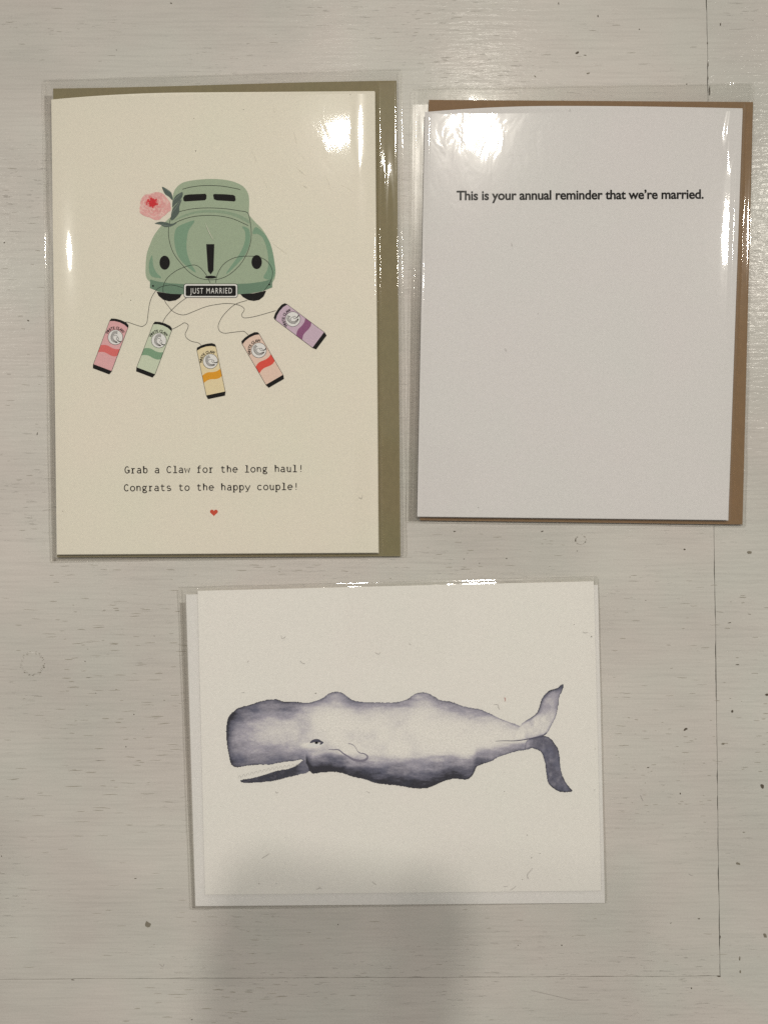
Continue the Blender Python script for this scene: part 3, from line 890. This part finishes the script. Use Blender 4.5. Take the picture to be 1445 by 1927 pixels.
# ------------------------------------------------------------------ CARD 3 (whale)
S3 = [(334, 1104), (1126, 1084), (1141, 1700), (357, 1713)]
E3 = [(350, 1119), (1125, 1101), (1138, 1700), (368, 1706)]
K3 = [(372, 1112), (1117, 1094), (1131, 1677), (386, 1684.5)]
env3 = thing('white_envelope', 'white paper envelope behind the whale card, showing along its left and lower edges', 'envelope', group='envelopes behind the greeting cards')
sheet('envelope_body', E3, ZE, 0.35, M['env_white'], env3, 20, 20)
sheet('envelope_flap', [(360, 1400), (1130, 1390), (1137, 1698), (368, 1704)], 0.48, 0.2, M['env_white'], env3, 6, 6)
card3 = thing('greeting_card', 'white landscape card printed with a grey watercolour sperm whale', 'greeting card', group='greeting cards')
Z3 = 1.6
sheet('card_front', K3, Z3, 0.24, M['card_warm'], card3, 30, 30)
sheet('card_back', [(374, 1114), (1115, 1096.5), (1129, 1674), (388, 1681)], 1.3, 0.2, M['card_warm'], card3, 8, 8)
body = [(428, 1355), (434, 1345), (446, 1334), (458, 1330), (473, 1326), (490, 1320), (507, 1317), (521, 1316.5), (536, 1321), (555, 1321), (577, 1323), (592, 1320), (606, 1315), (616, 1307.5), (625.5, 1303), (640, 1302.7),
        (652, 1310), (662, 1317), (676, 1321), (700, 1322), (737, 1322.5), (755, 1320), (767, 1315.6), (777, 1308.6), (787, 1304), (802, 1304), (815, 1310), (830, 1318.6), (847, 1320.6), (864.6, 1327), (882, 1332), (902, 1335),
        (919, 1342), (939, 1351.7), (959, 1359.7), (978, 1367), (1000, 1385), (1000, 1408), (976.7, 1413), (959, 1418), (939, 1424.5), (924, 1433), (909, 1438), (897, 1444), (889.5, 1459), (879.5, 1467), (867, 1467),
        (857, 1465.6), (839.7, 1469), (822, 1476.8), (802, 1484), (777, 1483.8), (756, 1480), (729.7, 1477), (708, 1474.6), (686, 1467), (664, 1462.5), (642.5, 1455), (623, 1453), (603.8, 1454.5), (589, 1456.5), (582, 1451.6),
        (572, 1456), (570, 1431), (555, 1432), (531, 1434.7), (507, 1439.5), (482.7, 1439.5), (458.4, 1442.4), (446, 1444.4), (435.4, 1439.5), (430.6, 1420), (426.5, 1396), (425.7, 1374)]
jaw = [(572, 1432), (582, 1451.6), (565, 1457.7), (545.6, 1462.5), (511.7, 1470.5), (482.7, 1473), (458.4, 1474), (453, 1469), (473, 1465), (497, 1459), (519, 1451.6), (545.6, 1446.8), (560, 1439.5)]
fl_up = [(966, 1384), (978, 1367), (985, 1359.7), (999, 1351), (1010, 1342), (1015, 1330), (1019, 1317), (1026.5, 1306), (1036.5, 1298.6), (1047.7, 1296), (1054, 1290.4), (1060, 1288.7), (1058.4, 1298.6), (1052.7, 1310), (1050, 1330),
         (1045, 1350), (1036.5, 1367), (1029, 1379.6), (1014, 1386), (996.6, 1391), (972, 1393)]
fl_dn = [(990, 1396), (1000, 1389.5), (1014, 1387), (1026.5, 1386), (1036.5, 1391), (1045, 1402), (1050, 1409.5), (1052.7, 1424.5), (1055, 1447), (1061, 1467), (1071, 1481.8), (1077, 1489), (1071, 1491), (1054, 1490.5), (1041.4, 1484),
         (1031.5, 1474), (1027.7, 1454), (1025, 1434), (1019, 1417), (1009, 1410.8), (999, 1408), (988, 1410)]
def in_poly(poly, x, y):
    c = np.zeros(x.shape, bool)
    n = len(poly)
    for i in range(n):
        x1, y1 = poly[i]; x2, y2 = poly[(i + 1) % n]
        if y1 == y2: continue
        cond = ((y1 > y) != (y2 > y)) & (x < (x2 - x1) * (y - y1) / (y2 - y1) + x1)
        c ^= cond
    return c
def dist_poly(poly, x, y):
    d = np.full(x.shape, 1e9)
    n = len(poly)
    for i in range(n):
        x1, y1 = poly[i]; x2, y2 = poly[(i + 1) % n]
        ex, ey = x2 - x1, y2 - y1
        t = np.clip(((x - x1) * ex + (y - y1) * ey) / (ex * ex + ey * ey + 1e-9), 0, 1)
        d = np.minimum(d, np.hypot(x - x1 - t * ex, y - y1 - t * ey))
    return d
body_s, jaw_s, up_s, dn_s = [catmull(p, 3, True) for p in (body, jaw, fl_up, fl_dn)]
PW = np.array(A(196, 187, 167)[:3]); WH = np.array(A(199, 190, 170)[:3])
INK = np.array(A(84, 81, 86)[:3]); DARK = np.array(A(44, 42, 45)[:3]); LIL = np.array(A(152, 144, 141)[:3])
xs_top = np.array([p[0] for p in body[:36]]); ys_top = np.array([p[1] for p in body[:36]])
bt = sorted([(p[0], p[1]) for p in body[38:61]] + [(426, 1440), (446, 1444), (483, 1441), (531, 1436), (570, 1433)])
xs_bot = np.array([p[0] for p in bt]); ys_bot = np.array([p[1] for p in bt])
def wash(x, y, D, n2):
    """darkness 0..1.2 -> pigment colour"""
    D = np.clip(D, 0, 1.25)
    c = lerp(np.tile(WH, (len(x), 1)), LIL, sstep(0, .42, D))
    c = lerp(c, INK, sstep(.25, .95, D))
    c = lerp(c, DARK, sstep(.85, 1.2, D))
    blue = np.array(A(96, 100, 116)[:3])
    return lerp(c, blue, sstep(.45, .8, n2) * .14 * sstep(.1, .6, D))
def body_col(x, y):
    d = dist_poly(body_s, x, y)
    yt = np.interp(x, xs_top, ys_top); yb = np.interp(x, xs_bot, ys_bot)
    t = (y - yt) / np.maximum(yb - yt, 8)
    n1 = fbm(x / 34, y / 8, 3, 5); n2 = fbm(x / 30 + 9, y / 22, 14, 4); n3 = fbm(x / 6, y / 2.6, 22, 4)
    w = (n1 - .5)
    head = sstep(600, 520, x)
    # upper back shade
    D = np.exp(-np.maximum(y - yt, 0) / (18 + 10 * head + 6 * (n2 - .5))) * (.56 + .10 * head + .35 * w) * sstep(985, 880, x + 0 * y).clip(.45, 1)
    # head block
    D = D + head * (.16 + .34 * np.exp(-((x - 430) / 26.0)) + .16 * sstep(.45, .85, t)) * (1 - .55 * np.exp(-(((x - 520) / 45) ** 2 + ((y - 1372) / 20) ** 2)))
    D = D + .42 * np.exp(-(np.maximum(x - 426, 0) / 7.0)) * head
    # belly shade
    bel = sstep(.58 + .16 * sstep(720, 600, x), 1.02, t + .10 * w) * sstep(1000, 860, x + 0 * y).clip(.55, 1)
    bel = np.where(x > 575, bel * 1.18, sstep(.72, 1.0, t) * .30)
    D = D + bel
    D = D + sstep(575, 600, x) * sstep(660, 610, x) * sstep(.72, .82, t) * .35
    D = D + .15 * (sstep(60, 0, np.hypot(x - 590, y - 1412)))
    D = D + .25 * np.exp(-(d / 1.4) ** 2) + .12 * np.exp(-(d / 4.0))
    D = D + .24 * w * sstep(.05, .4, D) + .22 * (n3 - .5) * sstep(.05, .5, D) + .05 * (n3 - .5) + .34 * np.clip(n2 - .40, 0, 1) * sstep(900, 700, x).clip(.3, 1)
    # pale round the eye
    D = D - .5 * np.exp(-(((x - 583) / 16) ** 2 + ((y - 1403) / 5) ** 2))
    D = D * (1 - .45 * np.exp(-(((x - 600) / 20) ** 2 + ((y - 1393) / 12) ** 2)))
    return wash(x, y, D, n2)
def up_col(x, y):
    d = dist_poly(up_s, x, y); n1 = fbm(x / 8, y / 11, 31, 4); n2 = fbm(x / 14, y / 14, 33, 3)
    D = .36 + .3 * (n1 - .5) + .34 * np.exp(-(d / 1.3) ** 2) * sstep(976, 1000, x) - .22 * sstep(992, 968, x) + .55 * sstep(1308, 1292, y) + .2 * np.exp(-d / 3) - .22 * sstep(1330, 1352, y)
    # darker leading edge
    D = D + .35 * sstep(1366, 1350, y) * sstep(9, 0, x - np.interp(y, [1288, 1298, 1317, 1342, 1367], [1054, 1037, 1019, 1010, 978]))
    return wash(x, y, D, n2)
def dn_col(x, y):
    d = dist_poly(dn_s, x, y); n1 = fbm(x / 7, y / 9, 41, 4); n2 = fbm(x / 14, y / 14, 43, 3)
    return wash(x, y, .80 + .5 * (n1 - .5) + .3 * np.exp(-(d / 2.0) ** 2) + .1 * sstep(1460, 1490, y) - .45 * sstep(1014, 988, x), n2)
def jaw_col(x, y):
    n1 = fbm(x / 7, y / 4, 51, 4); d = dist_poly(jaw_s, x, y)
    return wash(x, y, 1.12 + .4 * (n1 - .5) - .3 * sstep(555, 572, x) , n1)
def rag(poly, s):  # slightly ragged painted edge
    return lambda x, y: in_poly(poly, x + 1.4 * (fbm(x / 3, y / 3, s, 3) - .5), y + 1.6 * (fbm(x / 3 + 50, y / 3, s, 3) - .5))
whale = raster('printed_whale_body', 420, 1004, 1298, 1490, 1.0, rag(body_s, 61), body_col, Z3 + .02, card3, pig)
raster('whale_jaw', 448, 586, 1428, 1478, 0.9, rag(jaw_s, 62), jaw_col, Z3 + .03, whale, pig)
raster('whale_upper_fluke', 962, 1064, 1284, 1396, 0.9, rag(up_s, 63), up_col, Z3 + .035, whale, pig)
raster('whale_lower_fluke', 984, 1082, 1382, 1495, 0.9, rag(dn_s, 64), dn_col, Z3 + .03, whale, pig)
# eye, fin, teeth, tail crease
EO = (540, 1350); ES = 8.028
def QE(l): return [(EO[0] + x / ES, EO[1] + y / ES) for x, y in l]
eye = MB().poly(QE([(285, 445), (330, 410), (400, 395), (520, 400), (555, 372), (560, 400), (520, 430), (400, 452)]), Z3 + .045).build('whale_eye', ink('eye_white_ink', A(204, 196, 184)), whale)
MB().poly(catmull(QE([(345, 392), (370, 355), (420, 333), (480, 335), (520, 362), (552, 378), (540, 400), (505, 418), (495, 405), (512, 385), (475, 382), (430, 376), (390, 385)]), 3, True), Z3 + .055).build('eyelid', ink('eyelid_ink', A(66, 64, 70)), eye)
m2 = MB(); m2.ellipse(*QE([(445, 388)])[0], 3.2, 2.2, Z3 + .06, 14); m2.build('pupil', M['black'], eye)
finm = ink('fin_shadow_ink', A(112, 105, 108)); fin = MB()
def vstroke(mbx, pts, ws, z):
    c = catmull(pts, 5)
    n = len(c)
    for i in range(n - 1):
        t0 = i / (n - 1) * (len(ws) - 1); j = min(int(t0), len(ws) - 2)
        w = ws[j] + (ws[j + 1] - ws[j]) * (t0 - j)
        mbx.stroke([c[i], c[i + 1]], w, z + .0006 * (i % 2))
vstroke(fin, QE([(625, 492), (700, 492), (780, 495), (850, 548), (930, 598), (1000, 640), (1080, 658), (1160, 655), (1210, 625), (1215, 590), (1170, 555), (1100, 540), (1060, 505), (1030, 450), (980, 410), (925, 400)]),
        [1.0, 1.8, 2.2, 2.4, 3.0, 4.2, 4.6, 4.4, 3.2, 2.4, 2.0, 1.6, .8, .8, 1.4, 1.2], Z3 + .045)
fin.build('whale_fin', finm, whale)
cr = MB()
R2 = (740, 1270)
def QT(l): return [(R2[0] + x / 4.014, R2[1] + y / 4.014) for x, y in l]
vstroke(cr, QT([(770, 503), (830, 500), (920, 500), (1000, 490), (1060, 478), (1130, 460), (1160, 438)]), [.6, 1.2, 1.6, 1.8, 2, 2.2, 1.6], Z3 + .05)
cr.build('tail_crease', ink('crease_ink', A(78, 74, 82)), whale)
th = MB()
for i in range(15):
    t = i / 14
    x, y = 451 + 108 * t, 1463 - 22 * t - 3 * math.sin(t * 3)
    th.stroke(catmull([(x - 3, y + 2.2), (x - 1, y - 2.2), (x + 1.5, y - 1.8), (x + 3, y + 2)], 3), .55, Z3 + .04)
th.build('whale_teeth', ink('teeth_ink', A(150, 142, 128)), whale)

# ------------------------------------------------------------------ sleeves
def sides(q, x, y):
    """distances (px) outside the top, right, bottom and left side of a quad"""
    out = []
    for i in range(4):
        a, b = q[i], q[(i + 1) % 4]
        ex, ey = b[0] - a[0], b[1] - a[1]
        out.append(((x - a[0]) * ey - (y - a[1]) * ex) / math.hypot(ex, ey))
    return out
def zfilm(K, E, ztop, zenv, fall=(34, 13, 9, 13), seed=1, lowamp=0.05, roll=(0.4, (14, 24, 10, 44)), extra=None):
    def f(x, y):
        dk, de = sides(K, x, y), sides(E, x, y)
        mk = np.maximum.reduce(dk); me_ = np.maximum.reduce(de)
        ins = 1.0
        for d, w in zip(dk, roll[1]):
            t = np.clip(-d / w, 0, 1)
            ins = ins * (1 - (1 - t) ** 2)
        fk = 1.0
        for d, w in zip(dk, fall):
            fk = fk * (1 - sstep(-1, w, d))
        fe = 1.0
        for d, w in zip(de, (30, 9, 7, 9)):
            fe = fe * (1 - sstep(-1, w, d))
        z = np.maximum((ztop - roll[0] * (1 - ins)) * fk, zenv * fe)
        z = z + lowamp * (fbm(x / 170, y / 170, seed, 2) - .5) * 2 * sstep(0, 60, -mk)
        z = z + 0.06 * (fbm(x / 30, y / 120, seed + 8, 2) - .3) * sstep(-4, 6, mk)
        if extra is not None:
            z = z + extra(x, y)
        return np.maximum(z, 0.08)
    return f
def gauss(x, y, cx, cy, sx, sy): return np.exp(-((x - cx) / sx) ** 2 - ((y - cy) / sy) ** 2)
def sleeve(S, K, E, ztop, label, seed, mat, roll, extra=None, lowamp=0.05, flap_h=34, flapmat=None, top_wave=3):
    root = thing('clear_sleeve', label, 'plastic sleeve', group='clear plastic sleeves')
    film_sheet('front_film', S, zfilm(K, E, ztop, ZE + .15, seed=seed, roll=roll, extra=extra, lowamp=lowamp), mat, root, 2.6, 1.2, seed, top_wave)
    film_sheet('back_film', [(S[0][0] + 2, S[0][1] + 3), (S[1][0] - 1, S[1][1] + 3), (S[2][0] - 1, S[2][1] - 1.5), (S[3][0] + 2, S[3][1] - 1.5)], lambda x, y: 0.03 + 0 * x, M['film_c'], root, 40)
    # sealed side edges and bottom edge; tinted film strips between contents and seal paint in the shade
    gl_ = lambda p, q_, dx, dy: (p[0] + dx, p[1] + dy)
    film_sheet('side_shade_film', [(S[0][0] + 4, S[0][1] + 30), (E[0][0] - 1.5, S[0][1] + 30), (E[3][0] - 1.5, S[3][1] - 3), (S[3][0] + 4, S[3][1] - 3)], lambda x, y: 0.16 + 0.05 * fbm(x / 5, y / 60, seed, 2), M['shade_film'], root, 3.0, 0.3, seed)
    film_sheet('bottom_shade_film', [(E[3][0] - 1, E[3][1] + .5), (E[2][0] + 2, E[2][1] + .5), (S[2][0] - 8, S[2][1] - 3), (S[3][0] + 4, S[3][1] - 3)], lambda x, y: 0.16 + 0.05 * fbm(x / 60, y / 5, seed, 2), M['shade_film'], root, 2.0, 0.2, seed + 1)
    for p0, p1, w, off in ((S[0], S[3], 1.3, 0), (S[0], S[3], .9, 8), (S[1], S[2], 1.1, 0), (S[1], S[2], .8, -7)):
        pts = along((p0[0] + off, p0[1] + 6), (p1[0] + off, p1[1] - 3), 110, 3.0, seed + int(off) + 20)
        seam_ribbon('side_seam', pts, w, 0.2 if off == 0 else .28, M['seam'], root, seed=seed + int(off))
    seam_ribbon('bottom_fold', along((S[3][0], S[3][1] - 1.2), (S[2][0], S[2][1] - 1.2), 90, 1.6, seed + 5), 1.5, 0.2, M['seam'], root)
    seam_ribbon('top_edge', along((S[0][0] + 2, S[0][1] + 1), (S[1][0] - 2, S[1][1] + 1), 90, 3.0, seed + 9), 0.8, 0.3, M['seam'], root, .15, seed + 2)
    return root
# wrinkle that gives the tall glint at the right border of the second card, etc.
def ex1(x, y):
    z = -0.55 * sstep(165, 100, x) ** 1.3 * gauss(x, y, 110, 480, 90, 260) * 0
    z = z + 0.014 * np.sin((x * .8 + y * .35) / 15) * gauss(x, y, 645, 265, 50, 50)
    z = z + 0.05 * gauss(x, y, 676, 318, 8, 24)
    z = z + 0.35 * gauss(x, y, 727, 420, 9, 90)
    return z
def ex2(x, y):
    z = 0.022 * np.sin((x * .9 + y * .5) / 13) * gauss(x, y, 900, 250, 60, 60)
    xr = 1377 + 7 * np.cos((y - 150) / 42)
    z = z + 0.42 * np.exp(-((x - xr) / 9.5) ** 2) * sstep(340, 240, y)
    z = z + 0.28 * np.exp(-((x - (1389 - (y - 200) * .036)) / 5) ** 2) * sstep(250, 330, y)
    z = z + 0.5 * np.exp(-((x - (792 - (y - 200) * .019)) / 3.5) ** 2)
    return z
def ex3(x, y):
    xr = 371 - 6 * np.cos((y - 1540) / 45)
    z = 0.4 * np.exp(-((x - xr) / 4) ** 2) * gauss(x, y, 370, 1545, 60, 75)
    z = z + .25 * gauss(x, y, 345, 1115, 14, 12)
    return z
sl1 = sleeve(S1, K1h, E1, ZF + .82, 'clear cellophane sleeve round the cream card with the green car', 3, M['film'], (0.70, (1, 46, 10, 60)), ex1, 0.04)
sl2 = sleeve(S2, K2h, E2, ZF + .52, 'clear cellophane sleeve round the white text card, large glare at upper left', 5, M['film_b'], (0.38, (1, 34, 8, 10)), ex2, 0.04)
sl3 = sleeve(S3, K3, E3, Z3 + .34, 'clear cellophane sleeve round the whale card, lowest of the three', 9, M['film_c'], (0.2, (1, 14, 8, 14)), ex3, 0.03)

def flap(root, q, seed, milkmat, amp=.5):
    def zf(x, y):
        u = (x - q[0][0]) / (q[1][0] - q[0][0])
        yt = q[0][1] + (q[1][1] - q[0][1]) * u
        return 0.2 + 0.9 * np.clip((y - yt) / 30, 0, 1.2) + amp * (fbm(x / 60, y / 30, seed, 3)) + .12 * fbm(x / 22, y / 12, seed + 2, 2) + .10 * np.sin(x / 7.5 + 3 * np.sin(x / 41)) * sstep(.45, .7, vnoise(x / 70, x * 0 + seed, seed)) * (1 - sstep(4, 16, y - yt))
    return film_sheet('sleeve_flap', q, zf, milkmat, root, 3.0, 1.5, seed, 7)
flap(sl1, [(90, 146), (748, 133), (748, 151), (98, 165)], 4, M['flap'])
flap(sl2, [(785, 160), (1414, 156), (1414, 189), (800, 187)], 6, M['film_b'], .35)
flap(sl3, [(350, 1104), (1124, 1088), (1122, 1098), (352, 1116)], 8, M['film_c'], .2)

# ------------------------------------------------------------------ the phone held over the table, whose soft shadow falls on the picture
def rbox(name, x0, x1, y0, y1, z0, z1, r, mat, parent, n=6):
    pts = []
    for cx, cy, a0 in ((x1 - r, y1 - r, 0), (x0 + r, y1 - r, 90), (x0 + r, y0 + r, 180), (x1 - r, y0 + r, 270)):
        pts += [(cx + r * math.cos(math.radians(a0 + 90 * i / n)), cy + r * math.sin(math.radians(a0 + 90 * i / n))) for i in range(n + 1)]
    m = len(pts)
    v = [(x * MM, y * MM, z0 * MM) for x, y in pts] + [(x * MM, y * MM, z1 * MM) for x, y in pts]
    f = [list(range(m - 1, -1, -1)), list(range(m, 2 * m))] + [[i, (i + 1) % m, m + (i + 1) % m, m + i] for i in range(m)]
    return link(name, mesh(name, v, f), mat, parent)
phone = thing('phone', 'dark phone held level above the table, taking the picture', 'phone')
M['phone'] = ink('dark_phone_glass', (0.02, 0.02, 0.022, 1), 0.35)
M['rim'] = ink('dark_phone_rim', (0.05, 0.05, 0.055, 1), 0.3)
rbox('phone_body', -18, 57, -104, 50, 304, 311.5, 14, M['phone'], phone)
rbox('phone_rim', -18.6, 57.6, -104.6, 50.6, 305, 310.5, 14.4, M['rim'], phone)
rbox('screen', -15, 54, -101, 47, 311.5, 311.8, 9, M['black'], phone)
phone.rotation_euler = (0, 0, math.radians(-7))

# ------------------------------------------------------------------ lint and dust
M['lint'] = ink('lint_fibre', A(140, 131, 117), 0.9)
M['lint_w'] = ink('pale_scratch', (0.85, 0.82, 0.74, 1), 0.4)
M['dust'] = ink('dust_speck', A(70, 60, 48), 0.9)
li, du, wh = MB(), MB(), MB()
ZL = ZF + .5
for pts in ([(529, 1196), (531, 1202), (535, 1200), (537, 1198)], [(565, 1244), (569, 1248), (574, 1249)], [(466, 1247), (468, 1243)], [(493, 1616), (497, 1613), (501, 1611), (507, 1607)],
            [(595, 1674), (599, 1673), (602, 1671), (604, 1674)], [(1002, 1635), (996, 1642), (992, 1648), (994, 1655)], [(930, 1326), (936, 1326), (938, 1331), (940, 1336)],
            [(1097, 1189), (1101, 1191), (1106, 1190)], [(455, 1304), (460, 1303)], [(519, 1490), (521, 1493), (523, 1491)], [(690, 1490), (696, 1493)], [(770, 1210), (772, 1214)],
            [(706, 1228), (712, 1231), (716, 1228)], [(700, 1660), (708, 1666)], [(960, 1676), (967, 1672), (971, 1668)], [(948, 1669), (955, 1669)], [(1056, 1290), (1056, 1290.6)]):
    li.stroke(catmull(pts, 4), .55, Z3 + .45)
for pts in ([(1205, 1497), (1207, 1502), (1210, 1508)], [(1296, 1645), (1300, 1648), (1304, 1648)], [(1000, 1865), (1030, 1872), (1060, 1879), (1080, 1883), (1108, 1883)],
            [(300, 1815), (306, 1820), (309, 1815)]):
    li.stroke(catmull(pts, 4), .7, 0.12)
for pts in ([(962, 456), (964, 462)], [(950, 655), (953, 660)], [(675, 935), (680, 938), (682, 931)], [(1072, 204), (1074, 208)]):
    li.stroke(catmull(pts, 4), .6, ZL)
red = MB().stroke(catmull([(949, 1313), (951, 1316), (950, 1320)], 4), .8, Z3 + .45)
for x, y, z in [(487, 1664, 2), (992, 1572, 2), (1000, 1615, 2), (1016, 1607, 2), (983, 1656, 2), (1080, 1175.5, 2), (1119, 1487, 2), (949, 1490, 2), (594, 1305, 2), (659, 177, 2.6), (458, 205, 2.6), (246, 564.5, 2.6), (1012, 590, 2.6),
                (118, 962, 2.6), (520, 1664, 2), (1120, 1410, 2), (1113, 1198, 2), (867, 976, 2.4), (365, 222, 2.6), (368, 283, 2.6), (900, 955, 2.5)]:
    blob(du, x, y, rr.uniform(.6, 1.1), rr.uniform(.5, .9), rr.uniform(0, 3), z if z > 2 else Z3 + .45, rr, 7)
for _ in range(10):
    x, y = rr.uniform(385, 1115), rr.uniform(1115, 1670)
    blob(du, x, y, rr.uniform(.3, .55), rr.uniform(.3, .5), 0, Z3 + .45, rr, 5)
for pts, w in (([(386, 418), (391, 430), (396, 441), (402, 451)], 1.0), ([(510, 452), (525, 465), (541, 476)], .6), ([(552, 243), (556, 258), (559, 268)], .7), ([(558, 312), (566, 320), (575, 328)], .8), ([(569, 345), (573, 348), (579, 352)], .9),
               ([(566, 285), (571, 295), (574, 300)], .4), ([(610, 325), (618, 340), (622, 356)], .45), ([(474, 280), (479, 292), (483, 304)], .4), ([(515, 196), (517, 210)], .35), ([(512, 215), (514, 220)], .4), ([(226, 554), (229, 548), (228, 557)], .4),
               ([(352, 297), (353, 303)], .6), ([(594, 203), (600, 207)], .35), ([(640, 345), (655, 352), (666, 360)], .35), ([(493, 330), (500, 345), (505, 355)], .3)):
    wh.stroke(catmull(pts, 4), w, ZL, taper=True)
for mbx, nm, mt, lb in ((li, 'lint_fibres', M['lint'], 'fine grey lint fibres scattered over the sleeves and tabletop'), (du, 'dust_specks', M['dust'], 'tiny dark dust specks scattered over the card sleeves'),
                    (red, 'red_fibre', ink('red_fibre', A(150, 60, 48)), 'tiny red fibre above the tail of the whale')):
    o = mbx.build(nm, mt); o['label'] = lb; o['category'] = 'lint' if nm != 'dust_specks' else 'dust'
    if nm != 'red_fibre': o['kind'] = 'stuff'
o = wh.build('film_scratches', M['lint_w'], sl1); o['kind'] = 'stuff'
